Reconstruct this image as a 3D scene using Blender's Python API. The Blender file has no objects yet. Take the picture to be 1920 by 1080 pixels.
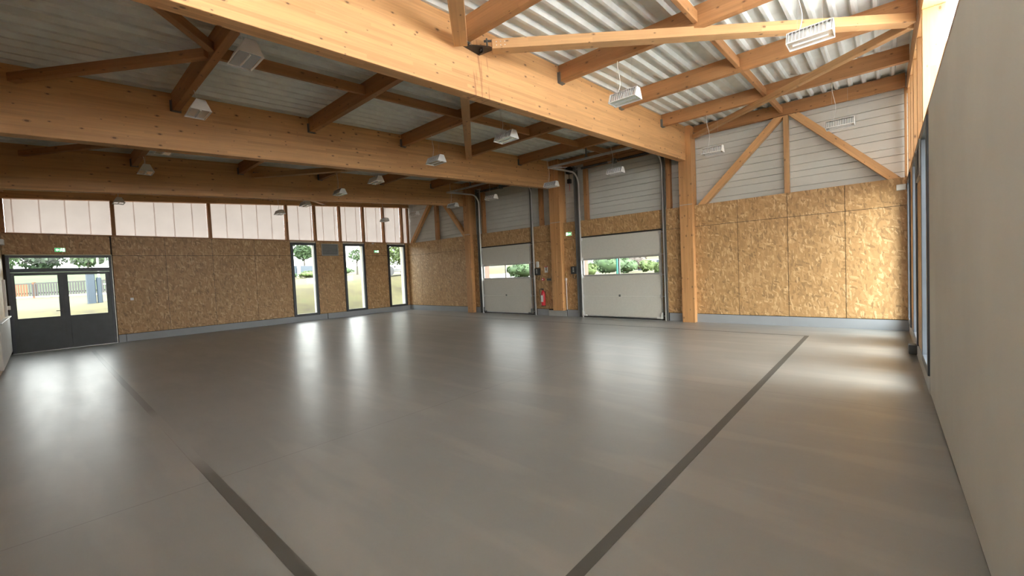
import bpy, math, random
from mathutils import Vector, Matrix
random.seed(7)
S = bpy.context.scene
COL = S.collection
PI = math.pi

# ------------------------------------------------------------------ camera, sky, exposure
CAMH = 1.62
cam_d = bpy.data.cameras.new('camera')
cam = bpy.data.objects.new('camera', cam_d)
COL.objects.link(cam)
cam_d.sensor_fit = 'HORIZONTAL'
cam_d.sensor_width = 36.0
cam_d.lens = 787.5 * 36.0 / 1920.0
cam_d.clip_start = 0.02
cam_d.clip_end = 400
_y, _p, _r = -0.72652452, -0.0376381672, -0.0444010759
Ry = Matrix(((math.cos(_y), -math.sin(_y), 0), (math.sin(_y), math.cos(_y), 0), (0, 0, 1)))
Rp = Matrix(((1, 0, 0), (0, math.cos(_p), math.sin(_p)), (0, -math.sin(_p), math.cos(_p))))
Rr = Matrix(((math.cos(_r), 0, math.sin(_r)), (0, 1, 0), (-math.sin(_r), 0, math.cos(_r))))
M = Rr @ Rp @ Ry            # world -> (right, forward, up)
right, fwd, up = Vector(M[0]), Vector(M[1]), Vector(M[2])
R3 = Matrix((right, up, -fwd)).transposed()
cam.matrix_world = Matrix.Translation((0, 0, CAMH)) @ R3.to_4x4()
S.camera = cam

S.view_settings.view_transform = 'Standard'
S.view_settings.look = 'None'
S.view_settings.exposure = 0.58
S.view_settings.gamma = 1.0
S.view_settings.use_curve_mapping = False

SKY = 5.0
w = bpy.data.worlds.new('sky')
S.world = w
w.use_nodes = True
nt = w.node_tree
nt.nodes.clear()
def wn(t, **k):
    n = nt.nodes.new(t)
    for a, b in k.items():
        setattr(n, a, b)
    return n
out = wn('ShaderNodeOutputWorld')
bg = wn('ShaderNodeBackground')
tc = wn('ShaderNodeTexCoord')
sep = wn('ShaderNodeSeparateXYZ')
nt.links.new(tc.outputs['Generated'], sep.inputs[0])
mr = wn('ShaderNodeMapRange')
nt.links.new(sep.outputs['Z'], mr.inputs['Value'])
mr.inputs['From Min'].default_value = 0.0
mr.inputs['From Max'].default_value = 0.7
mx = wn('ShaderNodeMix', data_type='RGBA')
nt.links.new(mr.outputs[0], mx.inputs[0])
mx.inputs[6].default_value = (0.99, 0.975, 0.94, 1)
mx.inputs[7].default_value = (0.90, 0.94, 0.96, 1)
nt.links.new(mx.outputs[2], bg.inputs['Color'])
dot = wn('ShaderNodeVectorMath', operation='DOT_PRODUCT')
nt.links.new(tc.outputs['Generated'], dot.inputs[0])
_sd = Vector((0.78, -0.20, 0.52)).normalized()      # the hazy sun stands over the plaster wall's side
dot.inputs[1].default_value = _sd
pw = wn('ShaderNodeMath', operation='MAXIMUM')
nt.links.new(dot.outputs['Value'], pw.inputs[0])
pw.inputs[1].default_value = 0.0
p2 = wn('ShaderNodeMath', operation='POWER')
nt.links.new(pw.outputs[0], p2.inputs[0])
p2.inputs[1].default_value = 2.5
ma = wn('ShaderNodeMath', operation='MULTIPLY_ADD')
nt.links.new(p2.outputs[0], ma.inputs[0])
ma.inputs[1].default_value = SKY * 4.7
ma.inputs[2].default_value = SKY * 1.15
nt.links.new(ma.outputs[0], bg.inputs['Strength'])
nt.links.new(bg.outputs[0], out.inputs[0])
S.cycles.max_bounces = 12
S.cycles.diffuse_bounces = 6
S.cycles.transparent_max_bounces = 12
S.cycles.caustics_reflective = False
S.cycles.caustics_refractive = False
S.cycles.sample_clamp_indirect = 12.0

# ------------------------------------------------------------------ building measures
XL, XR, YB, YF = -17.60, 0.38, 12.17, -0.60      # inner faces of the boarded walls
XLP, XRP = -17.78, 0.60                           # polycarbonate planes
XLO, XRO = -18.05, 0.70                           # outer faces
YC = 12.40                                        # metal cladding behind the studs
SL = 0.0600                                       # roof slope, rising towards the garage doors
zdeck = lambda y: 4.690 + SL * y                  # underside of the deck's ribs
zpur = lambda y: 4.395 + SL * y                   # underside of the purlins
zbeam = lambda y: 3.765 + 0.0595 * y              # underside of the big beams
BX = [(-4.25, -4.07), (-8.88, -8.68), (-13.36, -13.18)]
BAYS = [(-4.07, 0.36), (-8.68, -4.25), (-13.18, -8.88), (-17.60, -13.36)]
BN = ['plaster wall', 'wider garage door', 'narrower garage door', 'double door']
PY = [-0.52, 1.66, 3.85, 6.03, 8.20, 10.38, 12.28]
PN = ['at the low end above the camera', 'sixth', 'fifth', 'fourth', 'third', 'second', 'first']

# ------------------------------------------------------------------ materials
def newmat(name):
    m = bpy.data.materials.new(name)
    m.use_nodes = True
    t = m.node_tree
    b = t.nodes['Principled BSDF']
    return m, t, b
def N(t, ty, **k):
    n = t.nodes.new(ty)
    for a, b in k.items():
        setattr(n, a, b)
    return n
def setin(n, **k):
    for a, b in k.items():
        n.inputs[a.replace('_', ' ')].default_value = b
def ramp(t, fac, stops, interp='LINEAR'):
    r = N(t, 'ShaderNodeValToRGB')
    r.color_ramp.interpolation = interp
    el = r.color_ramp.elements
    while len(el) < len(stops):
        el.new(0.5)
    for e, (p, c) in zip(el, stops):
        e.position = p
        e.color = (*c, 1) if len(c) == 3 else c
    t.links.new(fac, r.inputs[0])
    return r.outputs[0]
def math_(t, op, a, b=None, c=None):
    n = N(t, 'ShaderNodeMath', operation=op)
    for i, v in enumerate((a, b, c)):
        if v is None:
            continue
        if isinstance(v, (int, float)):
            n.inputs[i].default_value = v
        else:
            t.links.new(v, n.inputs[i])
    return n.outputs[0]
def mixc(t, f, a, b, mode='MIX'):
    n = N(t, 'ShaderNodeMix', data_type='RGBA', blend_type=mode)
    for i, v in ((0, f), (6, a), (7, b)):
        if isinstance(v, (int, float)):
            n.inputs[i].default_value = v
        elif isinstance(v, tuple):
            n.inputs[i].default_value = (*v, 1) if len(v) == 3 else v
        else:
            t.links.new(v, n.inputs[i])
    return n.outputs[2]
def plain(name, col, rough=0.5, metal=0.0, var=0.06, scale=6.0, bump=0.0):
    m, t, b = newmat(name)
    tcn = N(t, 'ShaderNodeTexCoord')
    no = N(t, 'ShaderNodeTexNoise')
    setin(no, Scale=scale, Detail=5.0)
    t.links.new(tcn.outputs['Object'], no.inputs['Vector'])
    lo = tuple(c * (1 - var) for c in col)
    hi = tuple(min(1, c * (1 + var)) for c in col)
    t.links.new(ramp(t, no.outputs[0], [(0.3, lo), (0.7, hi)]), b.inputs['Base Color'])
    setin(b, Roughness=rough, Metallic=metal)
    if bump:
        bn = N(t, 'ShaderNodeBump')
        setin(bn, Strength=bump, Distance=0.01)
        t.links.new(no.outputs[0], bn.inputs['Height'])
        t.links.new(bn.outputs[0], b.inputs['Normal'])
    return m
def emit(name, col, s):
    m, t, b = newmat(name)
    setin(b, Base_Color=(*col, 1), Emission_Color=(*col, 1), Emission_Strength=s, Roughness=0.4)
    return m

def wood(name, base, dark, knots=1.0, lam=0.045, rough=0.55, stain=None):
    """Spruce: grain along local X, thin glued lamellas, small dark knots."""
    m, t, b = newmat(name)
    tcn = N(t, 'ShaderNodeTexCoord')
    oi = N(t, 'ShaderNodeObjectInfo')
    sp = N(t, 'ShaderNodeSeparateXYZ')
    t.links.new(tcn.outputs['Object'], sp.inputs[0])
    u = math_(t, 'ADD', sp.outputs['X'], math_(t, 'MULTIPLY', oi.outputs['Random'], 37.0))
    v = math_(t, 'ADD', sp.outputs['Z'], math_(t, 'MULTIPLY', sp.outputs['Y'], 0.83))
    lay = math_(t, 'FLOOR', math_(t, 'DIVIDE', v, lam))
    seg = math_(t, 'FLOOR', math_(t, 'ADD', math_(t, 'DIVIDE', u, 2.3), math_(t, 'MULTIPLY', lay, 0.37)))
    cb = N(t, 'ShaderNodeCombineXYZ')
    t.links.new(lay, cb.inputs[0])
    t.links.new(seg, cb.inputs[1])
    wnz = N(t, 'ShaderNodeTexWhiteNoise', noise_dimensions='2D')
    t.links.new(cb.outputs[0], wnz.inputs['Vector'])
    # grain
    gc = N(t, 'ShaderNodeCombineXYZ')
    t.links.new(math_(t, 'MULTIPLY', u, 1.6), gc.inputs[0])
    t.links.new(math_(t, 'MULTIPLY', v, 42.0), gc.inputs[1])
    t.links.new(math_(t, 'MULTIPLY', wnz.outputs['Value'], 9.0), gc.inputs[2])
    gr = N(t, 'ShaderNodeTexNoise')
    setin(gr, Scale=1.0, Detail=4.0, Roughness=0.6, Distortion=0.35)
    t.links.new(gc.outputs[0], gr.inputs['Vector'])
    col = ramp(t, gr.outputs[0], [(0.25, tuple(c * .84 for c in base)), (0.55, base), (0.8, tuple(min(1, c * 1.12) for c in base))])
    tint = ramp(t, wnz.outputs['Value'], [(0.0, (.86, .84, .80)), (0.5, (1, 1, 1)), (1.0, (1.09, 1.08, 1.06))])
    col = mixc(t, 1.0, col, tint, 'MULTIPLY')
    # slow blotches
    bl = N(t, 'ShaderNodeTexNoise')
    setin(bl, Scale=1.3, Detail=3.0)
    t.links.new(tcn.outputs['Object'], bl.inputs['Vector'])
    col = mixc(t, math_(t, 'MULTIPLY', bl.outputs[0], 0.35), col, dark)
    # knots
    kc = N(t, 'ShaderNodeCombineXYZ')
    t.links.new(math_(t, 'MULTIPLY', u, 2.6), kc.inputs[0])
    t.links.new(math_(t, 'MULTIPLY', v, 5.0), kc.inputs[1])
    vo = N(t, 'ShaderNodeTexVoronoi', voronoi_dimensions='2D')
    setin(vo, Scale=1.35)
    t.links.new(kc.outputs[0], vo.inputs['Vector'])
    vsep = N(t, 'ShaderNodeSeparateColor')
    t.links.new(vo.outputs['Color'], vsep.inputs[0])
    size = math_(t, 'MULTIPLY', math_(t, 'POWER', vsep.outputs[0], 2.0), 0.085 * knots)
    kn = math_(t, 'LESS_THAN', vo.outputs['Distance'], size)
    halo = math_(t, 'LESS_THAN', vo.outputs['Distance'], math_(t, 'MULTIPLY', size, 1.9))
    col = mixc(t, math_(t, 'MULTIPLY', halo, 0.35), col, tuple(c * .45 for c in base))
    col = mixc(t, math_(t, 'MULTIPLY', kn, 0.75), col, (0.10, 0.042, 0.018))
    if stain:
        # rusty run marks left by water under a bracket
        sx = math_(t, 'ABSOLUTE', math_(t, 'SUBTRACT', sp.outputs['X'], stain))
        inx = math_(t, 'LESS_THAN', sx, 0.20)
        sc = N(t, 'ShaderNodeCombineXYZ')
        t.links.new(math_(t, 'MULTIPLY', sp.outputs['X'], 26.0), sc.inputs[0])
        t.links.new(math_(t, 'MULTIPLY', sp.outputs['Z'], 1.6), sc.inputs[1])
        sn = N(t, 'ShaderNodeTexNoise')
        setin(sn, Scale=1.0, Detail=4.0, Distortion=0.5)
        t.links.new(sc.outputs[0], sn.inputs['Vector'])
        st = ramp(t, sn.outputs[0], [(0.54, (0, 0, 0)), (0.62, (1, 1, 1))])
        fz = math_(t, 'LESS_THAN', sp.outputs['Z'], 0.74)
        st = math_(t, 'MULTIPLY', math_(t, 'MULTIPLY', st, inx), math_(t, 'MULTIPLY', fz, 0.6))
        col = mixc(t, st, col, (0.30, 0.11, 0.045))
    t.links.new(col, b.inputs['Base Color'])
    setin(b, Roughness=rough)
    bn = N(t, 'ShaderNodeBump')
    setin(bn, Strength=0.12, Distance=0.004)
    t.links.new(gr.outputs[0], bn.inputs['Height'])
    t.links.new(bn.outputs[0], b.inputs['Normal'])
    return m

def osb(name, base, k=1.0):
    m, t, b = newmat(name)
    uv = N(t, 'ShaderNodeUVMap')
    wz = N(t, 'ShaderNodeTexNoise')
    setin(wz, Scale=7.0, Detail=2.0)
    t.links.new(uv.outputs[0], wz.inputs['Vector'])
    wsub = N(t, 'ShaderNodeVectorMath', operation='MULTIPLY_ADD')
    t.links.new(wz.outputs['Color'], wsub.inputs[0])
    wsub.inputs[1].default_value = (0.07, 0.07, 0)
    t.links.new(uv.outputs[0], wsub.inputs[2])
    vals = []
    for i, (ang, sx, sy) in enumerate(((62, 7, 24), (105, 6, 19), (20, 7, 26), (84, 10, 36))):
        mp = N(t, 'ShaderNodeMapping')
        mp.inputs['Rotation'].default_value = (0, 0, math.radians(ang))
        mp.inputs['Location'].default_value = (3.7 * i, 1.3 * i, 0)
        t.links.new(wsub.outputs[0], mp.inputs['Vector'])
        sc = N(t, 'ShaderNodeVectorMath', operation='MULTIPLY')
        t.links.new(mp.outputs[0], sc.inputs[0])
        sc.inputs[1].default_value = (sx, sy, 1)
        vo = N(t, 'ShaderNodeTexVoronoi', voronoi_dimensions='2D')
        setin(vo, Scale=1.0, Randomness=1.0)
        t.links.new(sc.outputs[0], vo.inputs['Vector'])
        s = N(t, 'ShaderNodeSeparateColor')
        t.links.new(vo.outputs['Color'], s.inputs[0])
        vals.append((s.outputs[0], s.outputs[1]))
    tone = vals[0][0]
    for a, c in vals[1:]:
        sel = math_(t, 'GREATER_THAN', c, 0.55)
        tone = math_(t, 'ADD', math_(t, 'MULTIPLY', tone, math_(t, 'SUBTRACT', 1.0, sel)), math_(t, 'MULTIPLY', a, sel))
    fine = N(t, 'ShaderNodeTexNoise')
    setin(fine, Scale=55.0, Detail=3.0)
    t.links.new(uv.outputs[0], fine.inputs['Vector'])
    tone = math_(t, 'MULTIPLY_ADD', math_(t, 'SUBTRACT', fine.outputs[0], 0.5), 0.35, tone)
    c0 = tuple(c * 0.62 for c in base)
    c1 = tuple(c * 0.86 for c in base)
    c3 = tuple(min(1, a * q) for a, q in zip(base, (1.15, 1.22, 1.35)))
    c4 = tuple(min(1, a * q) for a, q in zip(base, (1.42, 1.66, 2.1)))
    col = ramp(t, tone, [(0.0, c0), (0.18, c1), (0.55, base), (0.85, c3), (1.0, c4)])
    t.links.new(col, b.inputs['Base Color'])
    setin(b, Roughness=0.5)
    bn = N(t, 'ShaderNodeBump')
    setin(bn, Strength=0.15, Distance=0.004)
    t.links.new(tone, bn.inputs['Height'])
    t.links.new(bn.outputs[0], b.inputs['Normal'])
    return m

WOOD = wood('spruce glulam', (0.70, 0.40, 0.175), (0.45, 0.22, 0.09))
WOODS = wood('spruce glulam with water marks', (0.70, 0.40, 0.175), (0.45, 0.22, 0.09), stain=4.72)
WOODC = wood('spruce column', (0.58, 0.31, 0.125), (0.38, 0.18, 0.07))
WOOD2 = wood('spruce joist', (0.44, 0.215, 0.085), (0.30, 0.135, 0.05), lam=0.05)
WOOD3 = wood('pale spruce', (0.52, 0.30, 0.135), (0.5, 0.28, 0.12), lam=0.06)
OSB = osb('strand board', (0.46, 0.268, 0.112))
DARKGAP = plain('dark gap', (0.03, 0.02, 0.012), 0.9)
PLASTER = plain('grey plaster', (0.47, 0.455, 0.40), 0.85, var=0.05, scale=1.4, bump=0.05)
OUTWALL = plain('outer render', (0.62, 0.56, 0.48), 0.9)
BASE = plain('grey skirting paint', (0.30, 0.32, 0.34), 0.45, var=0.05, scale=2)
DECK = plain('galvanised deck', (0.74, 0.78, 0.76), 0.42, 0.0, var=0.08, scale=4)
CLAD = plain('pale sheet cladding', (0.60, 0.60, 0.555), 0.45, 0.0, var=0.04, scale=2)
ANTH = plain('anthracite frame', (0.040, 0.046, 0.056), 0.4, var=0.1)
DOORP = plain('anthracite door leaf', (0.035, 0.042, 0.044), 0.38, var=0.12)
GALV = plain('galvanised steel', (0.55, 0.56, 0.56), 0.3, 0.85, var=0.1, scale=12)
RAIL = plain('bright galvanised rail', (0.80, 0.80, 0.80), 0.28, 0.55, var=0.03)
DSTEEL = plain('dull dark steel', (0.15, 0.155, 0.15), 0.45, 0.2)
DOORW = plain('cream sectional panel', (0.58, 0.565, 0.505), 0.5, var=0.03, scale=20, bump=0.03)
DFRAME = plain('grey aluminium frame', (0.40, 0.40, 0.38), 0.4, 0.3)
WHITE = plain('white enamel', (0.80, 0.80, 0.78), 0.35, var=0.02)
MIRR = plain('bright reflector', (0.75, 0.76, 0.77), 0.22, 0.7, var=0.03)
BLACK = plain('black plastic', (0.012, 0.012, 0.013), 0.4)
DGREY = plain('dark grey box', (0.05, 0.052, 0.05), 0.5)
RED = plain('fire red', (0.55, 0.02, 0.03), 0.3)
ORANGE = plain('orange paint', (0.75, 0.25, 0.05), 0.5)
TAPECOL = (0.062, 0.060, 0.052)
GREEN = plain('green paint', (0.008, 0.10, 0.075), 0.5)
PALE = plain('pale plastic', (0.72, 0.71, 0.68), 0.4)
SEAL = plain('black rubber', (0.015, 0.015, 0.015), 0.7)

def floor_mat():
    m, t, b = newmat('painted concrete')
    tcn = N(t, 'ShaderNodeTexCoord')
    sp = N(t, 'ShaderNodeSeparateXYZ')
    t.links.new(tcn.outputs['Object'], sp.inputs[0])
    n1 = N(t, 'ShaderNodeTexNoise')
    setin(n1, Scale=0.55, Detail=5.0, Roughness=0.6)
    t.links.new(tcn.outputs['Object'], n1.inputs['Vector'])
    base = ramp(t, n1.outputs[0], [(0.3, (0.162, 0.162, 0.152)), (0.7, (0.204, 0.203, 0.190))])
    # roller-wide paler patches
    cb = N(t, 'ShaderNodeCombineXYZ')
    t.links.new(math_(t, 'MULTIPLY', sp.outputs['X'], 0.45), cb.inputs[0])
    t.links.new(math_(t, 'MULTIPLY', sp.outputs['Y'], 2.2), cb.inputs[1])
    n2 = N(t, 'ShaderNodeTexNoise')
    setin(n2, Scale=1.0, Detail=3.0)
    t.links.new(cb.outputs[0], n2.inputs['Vector'])
    pat = ramp(t, n2.outputs[0], [(0.52, (0, 0, 0)), (0.60, (1, 1, 1))])
    base = mixc(t, math_(t, 'MULTIPLY', pat, 0.22), base, (0.34, 0.31, 0.27))
    n3 = N(t, 'ShaderNodeTexNoise')
    setin(n3, Scale=60.0, Detail=4.0)
    t.links.new(tcn.outputs['Object'], n3.inputs['Vector'])
    base = mixc(t, math_(t, 'MULTIPLY', n3.outputs[0], 0.14), base, (0.17, 0.165, 0.15))
    # saw cuts
    line = None
    for ax, c in (('Y', 5.92), ('X', -4.20), ('X', -8.69), ('X', -13.2)):
        d = math_(t, 'LESS_THAN', math_(t, 'ABSOLUTE', math_(t, 'SUBTRACT', sp.outputs[ax], c)), 0.006)
        line = d if line is None else math_(t, 'MAXIMUM', line, d)
    base = mixc(t, math_(t, 'MULTIPLY', line, 0.55), base, (0.07, 0.065, 0.06))
    t.links.new(base, b.inputs['Base Color'])
    n4 = N(t, 'ShaderNodeTexNoise')
    setin(n4, Scale=2.5, Detail=6.0, Roughness=0.65)
    t.links.new(cb.outputs[0], n4.inputs['Vector'])
    t.links.new(ramp(t, n4.outputs[0], [(0.2, (0.305,) * 3), (0.8, (0.37,) * 3)]), b.inputs['Roughness'])
    setin(b, Specular_IOR_Level=0.6, IOR=1.85)
    n5 = N(t, 'ShaderNodeTexNoise')
    setin(n5, Scale=3.5, Detail=5.0)
    t.links.new(tcn.outputs['Object'], n5.inputs['Vector'])
    bn = N(t, 'ShaderNodeBump')
    setin(bn, Strength=0.22, Distance=0.01)
    t.links.new(n5.outputs[0], bn.inputs['Height'])
    t.links.new(bn.outputs[0], b.inputs['Normal'])
    return m
FLOOR = floor_mat()

def tape_mat():
    """Grey line paint, worn back to the floor over one stretch of the long line."""
    m, t, b = newmat('worn line paint')
    tcn = N(t, 'ShaderNodeTexCoord')
    sp = N(t, 'ShaderNodeSeparateXYZ')
    t.links.new(tcn.outputs['Object'], sp.inputs[0])
    d = math_(t, 'ABSOLUTE', math_(t, 'SUBTRACT', sp.outputs['X'], -5.85))
    mrn = N(t, 'ShaderNodeMapRange')
    mrn.inputs['From Min'].default_value = 0.95
    mrn.inputs['From Max'].default_value = 1.5
    mrn.inputs['To Min'].default_value = 1.0
    mrn.inputs['To Max'].default_value = 0.0
    t.links.new(d, mrn.inputs['Value'])
    t.links.new(mixc(t, mrn.outputs[0], TAPECOL, (0.215, 0.210, 0.195)), b.inputs['Base Color'])
    setin(b, Roughness=0.33, Specular_IOR_Level=0.6, IOR=1.85)
    return m
TAPEW = tape_mat()
TAPE = plain('grey line paint', TAPECOL, 0.5)

def poly_mat(name, c, dif=0.25):
    m, t, b = newmat(name)
    t.nodes.remove(b)
    o = t.nodes['Material Output']
    tr = N(t, 'ShaderNodeBsdfTranslucent')
    df = N(t, 'ShaderNodeBsdfDiffuse')
    ms = N(t, 'ShaderNodeMixShader')
    tcn = N(t, 'ShaderNodeTexCoord')
    no = N(t, 'ShaderNodeTexNoise')
    setin(no, Scale=3.0, Detail=5.0)
    t.links.new(tcn.outputs['Object'], no.inputs['Vector'])
    col = ramp(t, no.outputs[0], [(0.3, tuple(x * .94 for x in c)), (0.7, c)])
    t.links.new(col, tr.inputs['Color'])
    df.inputs['Color'].default_value = (0.7, 0.68, 0.66, 1)
    ms.inputs[0].default_value = dif
    t.links.new(tr.outputs[0], ms.inputs[1])
    t.links.new(df.outputs[0], ms.inputs[2])
    t.links.new(ms.outputs[0], o.inputs[0])
    return m
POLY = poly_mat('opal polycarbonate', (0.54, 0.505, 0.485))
POLYN = poly_mat('boosted opal polycarbonate', (1.0, 1.0, 1.0), .02)  # passes extra light, brightened on purpose to light the pale beam
POLYF = poly_mat('dimmed opal polycarbonate', (0.60, 0.60, 0.60))  # passes less light, dimmed to hold back glare near the garage door wall
POLYR = poly_mat('opal polycarbonate rib', (0.95, 0.90, 0.88), .1)

def glass_mat():
    m, t, b = newmat('window glass')
    t.nodes.remove(b)
    o = t.nodes['Material Output']
    tr = N(t, 'ShaderNodeBsdfTransparent')
    tr.inputs[0].default_value = (0.93, 0.95, 0.94, 1)
    gl = N(t, 'ShaderNodeBsdfGlossy')
    gl.inputs['Roughness'].default_value = 0.02
    fr = N(t, 'ShaderNodeFresnel')
    fr.inputs['IOR'].default_value = 1.45
    ms = N(t, 'ShaderNodeMixShader')
    ge = N(t, 'ShaderNodeNewGeometry')      # only the outer skin of the pane reflects
    t.links.new(math_(t, 'MULTIPLY', math_(t, 'MULTIPLY', fr.outputs[0], 0.4), math_(t, 'SUBTRACT', 1.0, ge.outputs['Backfacing'])), ms.inputs[0])
    t.links.new(tr.outputs[0], ms.inputs[1])
    t.links.new(gl.outputs[0], ms.inputs[2])
    t.links.new(ms.outputs[0], o.inputs[0])
    return m
GLASS = glass_mat()

def ground_mat():
    m, t, b = newmat('dry lawn and paths')
    tcn = N(t, 'ShaderNodeTexCoord')
    no = N(t, 'ShaderNodeTexNoise')
    setin(no, Scale=0.9, Detail=8.0, Roughness=0.7)
    t.links.new(tcn.outputs['Object'], no.inputs['Vector'])
    col = ramp(t, no.outputs[0], [(0.32, (0.026, 0.019, 0.007)), (0.45, (0.045, 0.037, 0.011)), (0.55, (0.055, 0.048, 0.014)), (0.7, (0.033, 0.040, 0.010))])
    sp = N(t, 'ShaderNodeSeparateXYZ')
    t.links.new(tcn.outputs['Object'], sp.inputs[0])
    far = math_(t, 'LESS_THAN', math_(t, 'ADD', sp.outputs['X'], math_(t, 'MULTIPLY', no.outputs[0], 3.0)), -41.5)
    gcol = ramp(t, no.outputs[0], [(0.35, (0.018, 0.036, 0.010)), (0.65, (0.036, 0.060, 0.014))])
    col = mixc(t, far, col, gcol)
    t.links.new(col, b.inputs['Base Color'])
    setin(b, Roughness=0.95)
    return m
LAWN = ground_mat()
PATH = plain('pale gravel path', (0.16, 0.15, 0.14), 0.95, scale=8, var=0.1)
def leaf_mat(name, c):
    m, t, b = newmat(name)
    tcn = N(t, 'ShaderNodeTexCoord')
    no = N(t, 'ShaderNodeTexNoise')
    setin(no, Scale=4.0, Detail=3.0)
    t.links.new(tcn.outputs['Object'], no.inputs['Vector'])
    t.links.new(ramp(t, no.outputs[0], [(0.3, tuple(x * .6 for x in c)), (0.7, tuple(x * 1.3 for x in c))]), b.inputs['Base Color'])
    setin(b, Roughness=0.8)
    return m
LEAFD = leaf_mat('dark leaves', (0.014, 0.030, 0.010))
LEAFM = leaf_mat('mid green leaves', (0.026, 0.050, 0.014))
LEAFL = leaf_mat('light leaves', (0.050, 0.075, 0.016))
LEAFR = leaf_mat('reddish leaves', (0.05, 0.038, 0.03))
LEAFW = leaf_mat('white blossom', (0.2, 0.19, 0.18))
BARK = plain('bark', (0.03, 0.024, 0.018), 0.9)
BLUEG = plain('blue grey sheet', (0.018, 0.028, 0.04), 0.5)
BROWNF = plain('orange brown fence stain', (0.07, 0.026, 0.008), 0.7)
GREYF = plain('weathered fence board', (0.026, 0.024, 0.023), 0.8)
PORCH = wood('reddish porch timber', (0.20, 0.10, 0.07), (0.16, 0.08, 0.055))
VANW = plain('van paint', (0.14, 0.14, 0.14), 0.4)

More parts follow.
